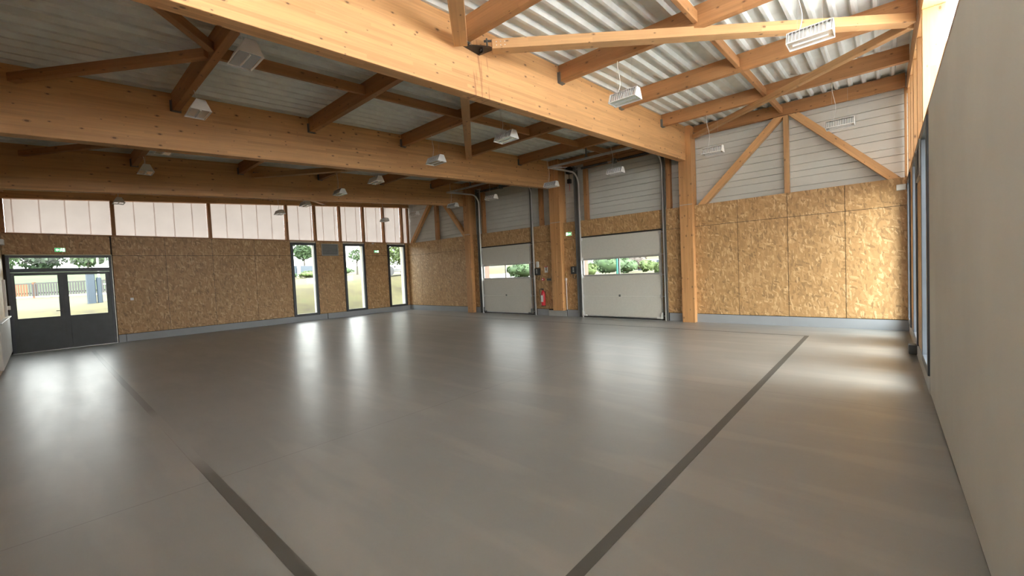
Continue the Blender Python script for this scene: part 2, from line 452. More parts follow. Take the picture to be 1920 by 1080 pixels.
# ------------------------------------------------------------------ mesh helpers
class MB:
    def __init__(s):
        s.v = []
        s.f = []
    def add(s, vs, fs):
        n = len(s.v)
        s.v += [tuple(v) for v in vs]
        s.f += [tuple(i + n for i in f) for f in fs]
        return s
    def box(s, x0, y0, z0, x1, y1, z1):
        x0, x1 = min(x0, x1), max(x0, x1)
        y0, y1 = min(y0, y1), max(y0, y1)
        z0, z1 = min(z0, z1), max(z0, z1)
        return s.add([(x0, y0, z0), (x1, y0, z0), (x1, y1, z0), (x0, y1, z0), (x0, y0, z1), (x1, y0, z1), (x1, y1, z1), (x0, y1, z1)],
                     [(0, 3, 2, 1), (4, 5, 6, 7), (0, 1, 5, 4), (1, 2, 6, 5), (2, 3, 7, 6), (3, 0, 4, 7)])
    def hexa(s, lo, hi):
        return s.add(list(lo) + list(hi), [(0, 3, 2, 1), (4, 5, 6, 7), (0, 1, 5, 4), (1, 2, 6, 5), (2, 3, 7, 6), (3, 0, 4, 7)])
    def bbox(s, x0, y0, z0, x1, y1, z1, c=0.006):
        """box with chamfered vertical and horizontal edges"""
        x0, x1 = min(x0, x1), max(x0, x1)
        y0, y1 = min(y0, y1), max(y0, y1)
        z0, z1 = min(z0, z1), max(z0, z1)
        c = min(c, (x1 - x0) / 3, (y1 - y0) / 3, (z1 - z0) / 3)
        def ring(z, d):
            a, b_, e, g = x0 + d, x1 - d, y0 + d, y1 - d
            k = c
            return [(a + k, e, z), (b_ - k, e, z), (b_, e + k, z), (b_, g - k, z), (b_ - k, g, z), (a + k, g, z), (a, g - k, z), (a, e + k, z)]
        rs = [ring(z0, c), ring(z0 + c, 0), ring(z1 - c, 0), ring(z1, c)]
        vs = [p for r in rs for p in r]
        fs = [tuple(reversed(range(8))), tuple(range(24, 32))]
        for k in range(3):
            for i in range(8):
                j = (i + 1) % 8
                fs.append((k * 8 + i, k * 8 + j, (k + 1) * 8 + j, (k + 1) * 8 + i))
        return s.add(vs, fs)
    def prism(s, prof, axis, a, b):
        """prof: list of 2D points (counter-clockwise); axis: 'x','y','z' extrusion from a to b"""
        def p3(p, t):
            return {'x': (t, p[0], p[1]), 'y': (p[0], t, p[1]), 'z': (p[0], p[1], t)}[axis]
        n = len(prof)
        vs = [p3(p, a) for p in prof] + [p3(p, b) for p in prof]
        fs = [tuple(range(n)), tuple(range(2 * n - 1, n - 1, -1))]
        for i in range(n):
            j = (i + 1) % n
            fs.append((i, i + n, j + n, j))
        return s.add(vs, fs)
    def tube(s, pts, r, n=8, caps=True):
        pts = [Vector(p) for p in pts]
        rs = r if isinstance(r, (list, tuple)) else [r] * len(pts)
        vs = []
        prev = None
        for i, p in enumerate(pts):
            d = (pts[min(i + 1, len(pts) - 1)] - pts[max(i - 1, 0)]).normalized()
            if prev is None:
                a = Vector((0, 0, 1)) if abs(d.z) < 0.9 else Vector((1, 0, 0))
                x = d.cross(a).normalized()
            else:
                x = (prev - d * prev.dot(d)).normalized()
            prev = x
            y = d.cross(x)
            for k in range(n):
                a = 2 * PI * k / n
                vs.append(p + (x * math.cos(a) + y * math.sin(a)) * rs[i])
        fs = []
        for i in range(len(pts) - 1):
            for k in range(n):
                j = (k + 1) % n
                fs.append((i * n + k, i * n + j, (i + 1) * n + j, (i + 1) * n + k))
        if caps:
            fs.append(tuple(range(n - 1, -1, -1)))
            fs.append(tuple((len(pts) - 1) * n + k for k in range(n)))
        return s.add(vs, fs)
    def strip(s, pts, half, thick, side=Vector((1, 0, 0))):
        """flat rail of width 2*half along side, thickness thick, following pts"""
        pts = [Vector(p) for p in pts]
        vs = []
        for i, p in enumerate(pts):
            d = (pts[min(i + 1, len(pts) - 1)] - pts[max(i - 1, 0)]).normalized()
            nrm = d.cross(side).normalized()
            vs += [p - side * half - nrm * thick, p + side * half - nrm * thick, p + side * half + nrm * thick, p - side * half + nrm * thick]
        fs = [(0, 1, 2, 3), tuple(4 * (len(pts) - 1) + k for k in (3, 2, 1, 0))]
        for i in range(len(pts) - 1):
            for k in range(4):
                j = (k + 1) % 4
                fs.append((4 * i + k, 4 * i + 4 + k, 4 * i + 4 + j, 4 * i + j))
        return s.add(vs, fs)
    def build(s, name, mat, parent=None, smooth=False, origin=None):
        me = bpy.data.meshes.new(name)
        o_ = Vector(origin) if origin else Vector((0, 0, 0))
        me.from_pydata([tuple(Vector(v) - o_) for v in s.v], [], s.f)
        me.validate()
        me.update()
        uvl = me.uv_layers.new(name='UVMap')
        for p in me.polygons:
            nx, ny, nz = (abs(c) for c in p.normal)
            for li in p.loop_indices:
                c = Vector(me.vertices[me.loops[li].vertex_index].co) + o_
                if nx >= ny and nx >= nz:
                    uvl.data[li].uv = (c.y, c.z)
                elif ny >= nz:
                    uvl.data[li].uv = (c.x, c.z)
                else:
                    uvl.data[li].uv = (c.x, c.y)
        me.materials.append(mat)
        if smooth:
            me.polygons.foreach_set('use_smooth', [True] * len(me.polygons))
        ob = bpy.data.objects.new(name, me)
        COL.objects.link(ob)
        if origin:
            ob.location = o_
        if parent:
            ob.parent = parent
            if origin:
                ob.location = o_ - Vector(parent.location)
            else:
                ob.matrix_parent_inverse = Matrix.Translation(-Vector(parent.location))
        return ob

def tag(o, label=None, cat=None, group=None, kind=None):
    if label: o['label'] = label
    if cat: o['category'] = cat
    if group: o['group'] = group
    if kind: o['kind'] = kind
    return o
def empty(name, loc, label=None, cat=None, group=None, kind=None):
    o = bpy.data.objects.new(name, None)
    o.empty_display_size = 0.1
    COL.objects.link(o)
    o.location = loc
    return tag(o, label, cat, group, kind)
def copy_tree(o, parent=None):
    c = o.copy()
    COL.objects.link(c)
    if parent: c.parent = parent
    for ch in list(o.children):
        copy_tree(ch, c)
    return c
def setparent(o, p):
    o.parent = p
    o.matrix_parent_inverse = Matrix.Translation(-Vector(p.location))

def timber(name, p0, p1, w_, h_, mat, where='bottom', ch=0.004, roll=None):
    """a straight timber; local X runs along it, so the grain does too. where: the path is the underside's or the section's centre line"""
    p0, p1 = Vector(p0), Vector(p1)
    d = p1 - p0
    L = d.length
    x = d.normalized()
    if abs(x.z) > 0.95:
        y = Vector((0, 1, 0)) if roll is None else Vector(roll)
    else:
        y = Vector((0, 0, 1)).cross(x).normalized()
    z = x.cross(y).normalized()
    mb = MB()
    z0 = 0 if where == 'bottom' else -h_ / 2
    mb.bbox(0, -w_ / 2, z0, L, w_ / 2, z0 + h_, ch)
    o = mb.build(name, mat)
    m = Matrix((x, y, z)).transposed().to_4x4()
    o.matrix_world = Matrix.Translation(p0) @ m
    return o

# ================================================================== THE SETTING
def struct(o, label, cat='wall'):
    return tag(o, label, cat, kind='structure')

mb = MB().box(XLO, YF - 0.2, -0.15, XRO, YC + 0.15, 0.0)
struct(mb.build('floor', FLOOR), 'large smooth grey painted concrete floor of the hall', 'floor')

# roof deck: trapezoid ribs hanging down every 0.235 m
pitch, rw_, rt, rd = 0.235, 0.045, 0.095, 0.062
prof = []
x = XLO
while x < XRO:
    prof += [(x, rd), (x + pitch / 2 - rt / 2, rd), (x + pitch / 2 - rw_ / 2, 0.0), (x + pitch / 2 + rw_ / 2, 0.0), (x + pitch / 2 + rt / 2, rd)]
    x += pitch
prof.append((x, rd))
vs, fs = [], []
ya, yb = YF - 0.25, YC + 0.12
for yy in (ya, yb):
    for dz in (0.0, 0.012):
        for (px, pz) in prof:
            vs.append((px, yy, zdeck(yy) + pz + dz))
n = len(prof)
for i in range(n - 1):
    fs.append((i, i + 1, 2 * n + i + 1, 2 * n + i))
    fs.append((n + i + 1, n + i, 3 * n + i, 3 * n + i + 1))
struct(MB().add(vs, fs).build('ceiling', DECK), 'ribbed grey steel deck forming the sloping ceiling', 'ceiling')
# insulation and membrane over the deck
lo = [(XLO - .1, ya, zdeck(ya) + .085), (XRO + .1, ya, zdeck(ya) + .085), (XRO + .1, yb, zdeck(yb) + .085), (XLO - .1, yb, zdeck(yb) + .085)]
struct(MB().hexa(lo, [(a, b, c + .2) for a, b, c in lo]).build('ceiling', OUTWALL), 'insulated roof build-up lying on the steel deck', 'roof')

def board(mb, ax, face, thick, u0, u1, z0, z1, sgn):
    """one board of a wall: face is the visible plane, sgn the direction the board's thickness runs away from the room"""
    if ax == 'x':
        mb.box(face, u0, z0, face + sgn * thick, u1, z1)
    else:
        mb.box(u0, face, z0, u1, face + sgn * thick, z1)

G = 0.0055
ZW0, ZS, ZT = 0.235, 2.66, 3.25
# ---- the wall of the double door
mb = MB()
for (a, b, z0, z1) in ((-0.60, 1.52, 2.69, ZT),
                       (1.545, 2.82, ZW0, ZS), (2.82, 4.11, ZW0, ZS), (4.11, 5.43, ZW0, ZS), (5.43, 6.70, ZW0, ZS),
                       (1.545, 2.82, ZS, ZT), (2.82, 4.11, ZS, ZT), (4.11, 5.43, ZS, ZT), (5.43, 6.70, ZS, ZT),
                       (7.72, 8.87, ZW0, ZS), (7.72, 8.87, ZS, ZT), (9.89, 11.04, ZW0, ZS), (9.89, 11.04, ZS, ZT), (12.04, YB, ZW0, ZT)):
    board(mb, 'x', XL, 0.018, a + G, b - G, z0 + G, z1 - G, -1)
struct(mb.build('wall_left', OSB), 'strand board lining of the long wall that holds the dark double door')
mb = MB()
mb = MB()
for (a, b, z0, z1) in ((YF, -0.55, 0, 3.25), (-0.55, 1.53, 2.69, 3.25), (1.53, 6.71, 0, 3.25), (7.71, 8.88, 0, 3.25), (9.88, 11.05, 0, 3.25), (12.03, YB, 0, 3.25)):
    mb.box(XL - .0285, a, z0, XL - .0185, b, z1)
    if a > 6.7:
        mb.box(XR + .0185, a, z0, XR + .0285, b, z1)
struct(mb.build('wall_left_liner', DARKGAP), 'dark liner in the joints of the strand boards')
mb = MB()
def outer_x(mb, x0, x1):
    for (a, b, z0, z1) in ((YF - .2, -0.55, 0, 3.26), (-0.55, 1.53, 2.69, 3.26), (1.53, 6.71, 0, 3.26), (6.71, 7.71, 0, 0.215), (6.71, 7.71, 3.18, 3.26),
                           (7.71, 8.88, 0, 3.26), (8.88, 9.88, 0, 0.215), (8.88, 9.88, 3.18, 3.26), (9.88, 11.05, 0, 3.26),
                           (11.05, 12.03, 0, 0.215), (11.05, 12.03, 3.18, 3.26), (12.03, YC + .1, 0, 3.26)):
        mb.box(x0, a, z0, x1, b, z1)
outer_x(mb, XLO, XL - 0.029)
struct(mb.build('wall_left_outer', OUTWALL), 'rendered outer shell behind the double door wall')
# ---- the wall beside the camera: boards between its windows, grey plaster nearer
mb = MB()
for (a, b, z0, z1) in ((7.72, 8.87, ZW0, ZS), (7.72, 8.87, ZS, ZT), (9.89, 11.04, ZW0, ZS), (9.89, 11.04, ZS, ZT), (12.04, YB, ZW0, ZT)):
    board(mb, 'x', XR, 0.018, a + G, b - G, z0 + G, z1 - G, 1)
struct(mb.build('wall_right', OSB), 'strand board strips between the tall windows beyond the plaster wall')
mb = MB().box(XR, YF, 0.022, XRO, 6.70, 3.262)
struct(MB().box(XR + 0.004, YF, 0, XRO, 6.70, 0.0215).build('trim_4', DARKGAP), 'dark joint at the foot of the plaster wall', 'trim')
struct(mb.build('wall_right_plaster', PLASTER), 'smooth grey plaster wall right beside the viewer')
mb = MB()
for (a, b, z0, z1) in ((6.70, 7.71, 0, 0.215), (6.70, 7.71, 3.18, 3.26), (7.71, 8.88, 0, 3.26), (8.88, 9.88, 0, 0.215), (8.88, 9.88, 3.18, 3.26),
                       (9.88, 11.05, 0, 3.26), (11.05, 12.03, 0, 0.215), (11.05, 12.03, 3.18, 3.26), (12.03, YC + .1, 0, 3.26)):
    mb.box(XR + 0.029, a, z0, XRO, b, z1)
struct(mb.build('wall_right_outer', OUTWALL), 'rendered outer shell around the windows beyond the plaster')
mb = MB()
for (a, b) in ((6.72, 12.03),):
    mb.box(XR - 0.002, a, 0.0, XR + 0.018, b, 0.212)
struct(mb.build('baseboard_right', plain('pale grey plinth', (0.42, .41, .38), 0.6)), 'pale grey plinth under the tall windows beyond the plaster', 'skirting')
# ---- the garage door wall
G2 = (-7.60, -4.90)      # wider garage door opening
G1 = (-12.34, -9.82)
mb = MB()
def bw(a, b, z0, z1):
    board(mb, 'y', YB, 0.018, a + G, b - G, z0 + G, z1 - G, 1)
for a, b in ((-17.60, -16.55), (-16.55, -14.95), (-14.95, -13.20)):
    bw(a, b, ZW0, 1.31) if False else bw(a, b, ZW0, ZS)
for a, b in ((-17.60, -15.2), (-15.2, -13.20)):
    bw(a, b, ZS, ZT)
bw(-12.87, G1[0], ZW0, ZT)
bw(G1[0], G1[1], 2.64, ZT)
bw(G1[1], -8.75, ZW0, ZS); bw(G1[1], -8.75, ZS, ZT)
bw(-8.32, G2[0], ZW0, ZS); bw(-8.32, G2[0], ZS, ZT)
bw(G2[0], G2[1], 2.64, ZT)
bw(G2[1], -4.27, ZW0, ZS); bw(G2[1], -4.27, ZS, ZT)
for a, b in ((-3.93, -2.86), (-2.86, -1.76), (-1.76, -0.66), (-0.66, XR)):
    bw(a, b, ZW0, ZS); bw(a, b, ZS, ZT)
struct(mb.build('wall_back', OSB), 'strand board lining of the wall that holds the two garage doors')
mb = MB()
for a, b, z0, z1 in ((XLO, -13.205, 0, 3.245), (-12.865, G1[0], 0, 3.245), (G1[0], G1[1], 2.64, 3.245), (G1[1], -8.755, 0, 3.245), (-8.315, G2[0], 0, 3.245), (G2[0], G2[1], 2.64, 3.245), (G2[1], -4.275, 0, 3.245), (-3.925, XRO, 0, 3.245)):
    mb.box(a, YB + 0.019, z0, b, YC + 0.1, z1)
mb.box(XLO, YC, 0, G1[0], YC + .1, 3.245).box(G1[1], YC, 0, G2[0], YC + .1, 3.245).box(G2[1], YC, 0, XRO, YC + .1, 3.245)
struct(mb.build('wall_back_core', DARKGAP), 'dark core behind the strand boards of the garage door wall')
# sheet cladding with horizontal joints above the boards
mb = MB()
z = 3.245
alt = [0.155, 0.215, 0.155, 0.16, 0.21]
k = 0
while z < 5.55:
    h = alt[k % 5]
    mb.box(XLP, YC + (0.0 if k % 2 else 0.006), z + 0.004, XRP, YC + 0.04, min(z + h - 0.0035, 5.6))
    z += h
    k += 1
struct(mb.build('wall_back_cladding', CLAD), 'pale horizontal sheet cladding above the strand boards of the garage door wall')
mb = MB().box(XLO, YC + 0.041, 3.246, XRO, YC + 0.10, 5.62)
struct(mb.build('wall_back_liner', DARKGAP), 'dark liner behind the pale sheet cladding')
# ---- the wall behind the camera
mb = MB()
for a in range(8):
    x0 = XL + a * 2.25
    board(mb, 'y', YF, 0.018, x0 + G, min(x0 + 2.25, XR) - G, 0.0 + G, ZS - G, -1)
    board(mb, 'y', YF, 0.018, x0 + G, min(x0 + 2.25, XR) - G, ZS + G, ZT, -1)
struct(mb.build('wall_front', OSB), 'strand board wall meeting the double door')
struct(MB().box(XLO, YF - 0.2, 0, XRO, YF - 0.019, 3.26).build('wall_front_outer', OUTWALL), 'outer shell of the wall meeting the double door')
mb = MB().bbox(-17.45, YF, 0.10, -13.2, YF + 0.05, 1.02).bbox(-17.5, YF, 1.02, -13.15, YF + 0.08, 1.05)
struct(mb.build('trim_1', PALE), 'low pale lining with a narrow ledge beside the double door', 'trim')

# ---- baseboards
def bb(name, segs, ax, face, sgn, label):
    mb = MB()
    for a, b in segs:
        if ax == 'x':
            mb.box(face + sgn * 0.012, a + .002, 0, face - sgn * 0.018, b - .002, 0.225)
        else:
            mb.box(a + .002, face + sgn * 0.012, 0, b - .002, face - sgn * 0.018, 0.225)
    struct(mb.build(name, BASE), label, 'skirting')
bb('baseboard_left', ((1.55, 1.72), (1.73, 8.02), (8.05, YB)), 'x', XL, 1, 'blue grey skirting along the double door wall')
bb('baseboard_back', ((XL + .02, -13.2), (-12.87, -12.56), (-9.60, -9.08), (-8.27, -7.80), (-4.70, -4.27), (-3.93, XR)), 'y', YB, -1, 'blue grey skirting along the garage door wall')
o = MB().bbox(-9.06, YB - 0.035, 0.0, -8.29, YB - 0.014, 0.20, .002).build('kick_plate', plain('brushed plate', (0.50, .51, .50), .35, .5))
tag(o, 'bright metal kick plate on the skirting below the fire extinguisher', 'plate')

# ---- windows: tall dark frames, deep outer reveals
def tall_window(n, xi, sgn, y0, y1, label):
    r = empty('window_%d' % n, (xi, (y0 + y1) / 2, 0.21))
    tag(r, label, 'window', kind='structure')
    f = MB()
    z0, z1, t = 0.215, 3.18, 0.095
    xa, xb = xi - sgn * 0.020, xi + sgn * 0.06
    f.bbox(xa, y0, z0, xb, y0 + t, z1, .004).bbox(xa, y1 - t, z0, xb, y1, z1, .004)
    f.bbox(xa, y0 + t, z0, xb, y1 - t, z0 + t, .004).bbox(xa, y0 + t, z1 - t, xb, y1 - t, z1, .004)
    f.build('window_frame', ANTH, r)
    xg = xi + sgn * 0.03
    MB().box(xg - .004, y0 + t - .01, z0 + t - .01, xg + .004, y1 - t + .01, z1 - t + .01).build('window_pane', GLASS, r)
    MB().box(xi + sgn * .062, y0, z0 - .01, xi + sgn * (.44 if sgn < 0 else .31), y1, z0 + 0.012).build('window_sill', WHITE, r)
    g = MB()
    g.box(xi + sgn * .075, y0 + t - .02, z0 + t, xi + sgn * .085, y0 + t, z1 - t)
    g.box(xi + sgn * .075, y1 - t, z0 + t, xi + sgn * .085, y1 - t + .02, z1 - t)
    g.build('window_bead', WHITE, r)
wy = ((6.71, 7.71), (8.88, 9.88), (11.05, 12.03))
wl = ('beside the double door side of the louvre vent', 'between the vent and the small exit sign', 'in the corner by the garage door wall')
for i, (a, b) in enumerate(wy):
    tall_window(i + 1, XL, -1, a, b, 'tall narrow window in a dark frame, ' + wl[i])
wl = ('next to the grey plaster', 'second along from the grey plaster', 'at the garage door wall, third from the plaster')
for i, (a, b) in enumerate(wy):
    tall_window(i + 4, XR, 1, a, b, 'tall dark window seen edge-on, ' + wl[i])

# ---- clerestories: opal panes between posts, an eaves timber above
CP = [-0.60, 1.63, 4.10, 6.64, 7.74, 8.81, 9.91, 10.94, 11.95]
ztop = lambda y: 4.235 + 0.0635 * y
CPR = [-0.60, 1.63, 4.10, 7.68, 8.81, 9.91, 10.94, 11.95]
def clerestory(xp, sgn, wn_, first, where):
    k = first
    CP = CPR if sgn > 0 else globals()['CP']
    for i, a in enumerate(CP):
        b = CP[i + 1] if i + 1 < len(CP) else YC - 0.02
        a_, b_ = a + 0.045, b - 0.045
        if i == 0: a_ = -0.50
        mb = MB()
        m0, m1 = (xp, xp + sgn * 0.03)
        lo = [(m0, a_, 3.285), (m1, a_, 3.285), (m1, b_, 3.285), (m0, b_, 3.285)]
        hi = [(m0, a_, ztop(a_) + .02), (m1, a_, ztop(a_) + .02), (m1, b_, ztop(b_) + .02), (m0, b_, ztop(b_) + .02)]
        mb.hexa(lo, hi)
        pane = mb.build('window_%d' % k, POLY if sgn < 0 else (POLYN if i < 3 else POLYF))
        tag(pane, 'opal translucent clerestory pane %s, %s' % (where, ('at the end behind the camera', 'second pane', 'third pane', 'fourth pane, first of the narrow ones', 'fifth pane', 'sixth pane', 'seventh pane', 'eighth pane', 'slim last pane in the corner')[i if i < len(CP) - 1 else 8]), 'window', kind='structure')
        rb = MB()
        y = math.ceil((a_ - 0.14) / 0.5) * 0.5 + 0.14
        cnt = 0
        while y < b_ - .05:
            rb.box(xp - sgn * 0.012, y - .014, 3.29, xp - sgn * 0.001, y + .014, ztop(y))
            y += 0.5
            cnt += 1
        if cnt:
            o = rb.build('pane_joint', POLYR)
            setparent(o, pane)
        k += 1
clerestory(XLP, -1, 'left', 7, 'over the double door wall')
clerestory(XRP, 1, 'right', 16, 'over the plaster wall')
for nm, x0, x1, wh in (('trim_2', XLP - .02, XL, 'the double door wall'), ('trim_3', XR, XRP + .02, 'the plaster wall')):
    struct(MB().box(x0, YF, 3.252, x1, YB, 3.285).build(nm, WOOD2), 'spruce rail under the clerestory of ' + wh, 'trim')

def eaves(name, x0, x1, label):
    a, b = YF, YC - 0.02
    L = math.hypot(b - a, SL * (b - a))
    ang = math.atan(SL)
    mb = MB()
    lo = [(0, x0, ztop(a) - zdeck(a)), (0, x1, ztop(a) - zdeck(a)), (b - a, x1, ztop(b) - zdeck(b)), (b - a, x0, ztop(b) - zdeck(b))]
    hi = [(0, x0, -.005), (0, x1, -.005), (b - a, x1, -.005), (b - a, x0, -.005)]
    mb.hexa([(p[0], -p[1], p[2] + SL * p[0]) for p in lo], [(p[0], -p[1], p[2] + SL * p[0]) for p in hi])
    o = mb.build(name, WOOD)
    o.matrix_world = Matrix.Translation((0, a, zdeck(a))) @ Matrix.Rotation(PI / 2, 4, 'Z')
    tag(o, label, 'beam', kind='thing')
eaves('eaves_beam', XL, XLP, 'laminated eaves beam above the clerestory of the double door wall')
eaves('eaves_beam', XRP, XR, 'laminated eaves beam above the clerestory over the plaster wall')

PO = ['in the corner behind the double door', 'above the double door frame edge', 'between the second and third wide panes', 'where the narrow panes begin', 'second of the narrow-pane posts', 'third of the narrow-pane posts',
      'fourth of the narrow-pane posts', 'fifth of the narrow-pane posts', 'last before the slim corner pane']
POR = ['behind the camera', 'second from the camera', 'at the end of the bright pane', 'broad pale one before the slim stripes', 'first slim stripe after the broad post', 'second slim stripe', 'third slim stripe', 'last slim stripe before the corner']
for (xa, xb, wh, grp) in ((XLP + .002, XL - .002, 'over the double door wall', 'clerestory posts over the double door wall'), (XR + .002, XRP - .002, 'over the plaster wall side', 'clerestory posts over the plaster wall side')):
    for i, y in enumerate(CP if xa < -5 else CPR):
        y_ = y if i else -0.55
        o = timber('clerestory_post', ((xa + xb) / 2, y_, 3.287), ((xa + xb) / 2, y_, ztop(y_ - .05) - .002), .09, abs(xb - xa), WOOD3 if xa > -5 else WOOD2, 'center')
        tag(o, 'spruce clerestory post %s, %s' % (wh, PO[i] if xa < -5 else POR[i]), 'post', grp, 'thing')
o = MB().box(-3.98, YF - .05, 3.29, XR, YF - .02, 4.62).build('window_30', POLYN)  # unseen pane, added to bring more daylight onto the pale beam
tag(o, 'unseen opal pane added behind the camera to light the pale beam', 'window', kind='structure')
struct(MB().box(XLO, YF - .2, 3.261, -4.0, YF - .019, 4.66).build('wall_front_upper', OSB), 'closed upper part of the wall meeting the double door')
# twin studs at the corner over the double door wall
for i, (x_, y_) in enumerate(((XL + .06, YB + .115), (-17.15, YB + .115))):
    pass
o = timber('corner_stud', (XL - .045, YB + .11, 3.26), (XL - .045, YB + .11, 4.99), .09, .12, WOOD2, 'center')
tag(o, 'spruce stud in the corner of the double door and garage door walls', 'post', kind='thing')
o = timber('corner_stud', (XR - .022, YB + .14, 3.26), (XR - .022, YB + .14, 5.12), .10, .04, WOOD3, 'center')
tag(o, 'bright spruce stud in the corner beyond the plaster wall windows', 'post', kind='thing')

# ================================================================== BIG TIMBERS
bl = ['huge pale laminated beam crossing the picture, the one closest to the plaster wall', 'laminated beam in the middle of the three, resting between the garage doors', 'darkest laminated beam of the three, closest to the double door']
BSTAIN = WOOD
for i, (a, b) in enumerate(BX):
    xm = (a + b) / 2
    o = timber('glulam_beam', (xm, YF + .0, zbeam(YF)), (xm, 12.385, zbeam(12.385)), b - a, 0.918, WOODS if i == 0 else WOOD, 'bottom', .004)
    tag(o, bl[i], 'beam', 'laminated roof beams', 'thing')
# columns under them on the garage door wall
cl = ['timber column carrying the pale beam, beside the wider garage door', 'timber column standing between the two garage doors', 'timber column between the narrower garage door and the braced corner bay']
for i, (a, b, c) in enumerate(((-4.27, -4.072, -3.93), (-8.75, -8.52, -8.32), (-13.20, -13.02, -12.87))):
    r = empty('timber_column', ((a + c) / 2, 12.1, 0), cl[i], 'column', 'columns on the garage door wall', 'thing')
    y0, y1 = 11.985, 12.385
    if i == 0:
        parts = ((a, b, zbeam(y0) - .002), (b + .002, c, zdeck(y0) - .005))
    else:
        bx = BX[i]
        parts = ((a, b, zbeam(y0) - .002), (b + .002, c, zdeck(y0) - .005)) if i == 1 else ((a, b, zbeam(y0) - .002), (b + .002, c, zdeck(y0) - .005))
    z0 = 0.21 if i == 1 else 0.0
    for (p, q, zt) in parts:
        # keep clear of the beam
        if zt > 4.6 and p < BX[i][1]:
            p = max(p, BX[i][1] + .002)
        o = timber('column_member', ((p + q) / 2, (y0 + y1) / 2, z0), ((p + q) / 2, (y0 + y1) / 2, zt), y1 - y0, q - p, WOODC, 'center')
        setparent(o, r)
    if i == 1:
        o = timber('column_member', ((-8.68 - 8.52) / 2 + .001, (y0 + y1) / 2, 4.5), ((-8.68 - 8.52) / 2 + .001, (y0 + y1) / 2, zdeck(y0) - .005), y1 - y0, .155, WOODC, 'center')
        setparent(o, r)
    if i == 2:
        o = timber('column_member', (-13.099, (y0 + y1) / 2, 4.5), (-13.099, (y0 + y1) / 2, zdeck(y0) - .005), y1 - y0, .155, WOODC, 'center')
        setparent(o, r)
    MB().box(a - .004, y0 - .006, 3.262, c + .004, y0 - .001, 3.275).build('steel_strap', GALV, r)

# purlins, their hangers, and the spacers at mid-span
side = 0.10
for bi, (a, b) in enumerate(BAYS):
    for pi, y in enumerate(PY):
        if pi == 0:
            y = -0.52
        h = zdeck(y) - zpur(y) - .012
        x0, x1 = a + .012, b - .004
        if pi == 6 :
            x0 = a + .16 if bi < 3 else a + .02
        o0 = timber('roof_purlin', (x0, y, zpur(y)), (x1, y, zpur(y)), side, h, WOOD2, 'bottom')
        lab = 'timber purlin in the %s bay, %s' % (BN[bi], (PN[pi] + ' from the garage door wall') if pi else PN[0])
        tag(o0, lab, 'purlin', 'roof purlins', 'thing')
        if pi not in (0, 6):
            # sheet steel hanger shoe at the beam end
            hz = zpur(y)
            for hx, s in ((a, 1),) + (((b, -1),) if bi else ()):
                if hx == XL:
                    continue
                sh = MB()
                sh.box(hx + s * .0005, y - .056, hz - .008, hx + s * .05, y - .0515, hz + .17)
                sh.box(hx + s * .0005, y + .0515, hz - .008, hx + s * .05, y + .056, hz + .17)
                sh.box(hx + s * .0005, y - .056, hz - .012, hx + s * .07, y + .056, hz - .003)
                sh.box(hx + s * .0005, y - .075, hz - .01, hx + s * .004, y + .075, hz + .17)
                q = sh.build('hanger_shoe', DSTEEL)
                q.parent = o0
                q.matrix_parent_inverse = o0.matrix_world.inverted()
    xm = (a + b) / 2 if bi else -1.85
    for pi in range(1, 6):
        y0, y1 = PY[pi] + side / 2 + .003, PY[pi + 1] - side / 2 - .003
        if pi + 1 == 6: y1 = 12.22
        zz = lambda y: zpur(y) + .055
        o = timber('purlin_spacer', (xm, y0, zz(y0)), (xm, y1, zz(y1)), .06, .15, WOOD2, 'bottom')
        tag(o, 'spacer in the %s bay between %s and %s purlins' % (BN[bi], PN[pi + 1], PN[pi]), 'timber', 'purlin spacers', 'thing')

# wind braces under the purlins
zbr = lambda y: zpur(y) - .100
def brace(p, q, label, drop=0.0, w_=.16, h_=.125, shoes=True, mat=WOOD3):
    r = timber('wind_brace', (p[0], p[1], zbr(p[1]) - drop), (q[0], q[1], zbr(q[1]) - drop), w_, h_, mat, 'bottom')
    tag(r, label, 'brace', 'wind braces under the roof', 'thing')
    if shoes:
        L = (Vector((q[0], q[1], zbr(q[1]))) - Vector((p[0], p[1], zbr(p[1])))).length
        for e in (0, 1):
            mb = MB()
            x0 = -.10 if e == 0 else L + .10
            x1 = .13 if e == 0 else L - .13
            if p[0] > 0 or p[0] < -4.1 or e: x0 = min(max(x0, -.04), L + .04)
            mb.box(min(x0, x1) , -.004, h_ + .001, max(x0, x1), .004, h_ + .03)
            mb.tube([((x0 + (.04 if e == 0 else -.04)), 0, h_ - .05), ((x0 + (.04 if e == 0 else -.04)), 0, h_ + .05)], .012, 8)
            o = mb.build('gusset_plate', DSTEEL)
            o.parent = r
            # pale screw heads
            for i in range(3):
                for j in (-1, 1):
                    if e or p[0] < -4.1 or p[0] > 0:
                        continue
                    xx = .06 + .055 * i
                    o = MB().tube([(xx, -w_ / 2 - .002, h_ * .5 + j * .022), (xx, -w_ / 2 + .001, h_ * .5 + j * .022)], .007, 6).build('screw', WHITE)
                    o.parent = r
brace((-3.86, 4.16), (.30, 8.20), 'pale wind brace in the plaster wall bay, running away to the window side')
brace((-3.97, 3.70), (.20, -.45), 'wind brace rising overhead in the plaster wall bay from the pale beam', drop=.03, w_=.17)
brace((.30, 8.36), (-3.84, 12.02), 'pale slender wind brace in the plaster wall bay ending on the garage door wall', w_=.115, h_=.11)
brace((-4.33, 4.05), (-8.60, 8.12), 'wind brace hanging between the pale beam and the middle beam')
brace((-8.98, 8.10), (-13.08, 4.15), 'wind brace between the middle beam and the darkest beam')
brace((-13.46, 4.15), (-17.50, 8.10), 'wind brace between the darkest beam and the clerestory of the double door wall')
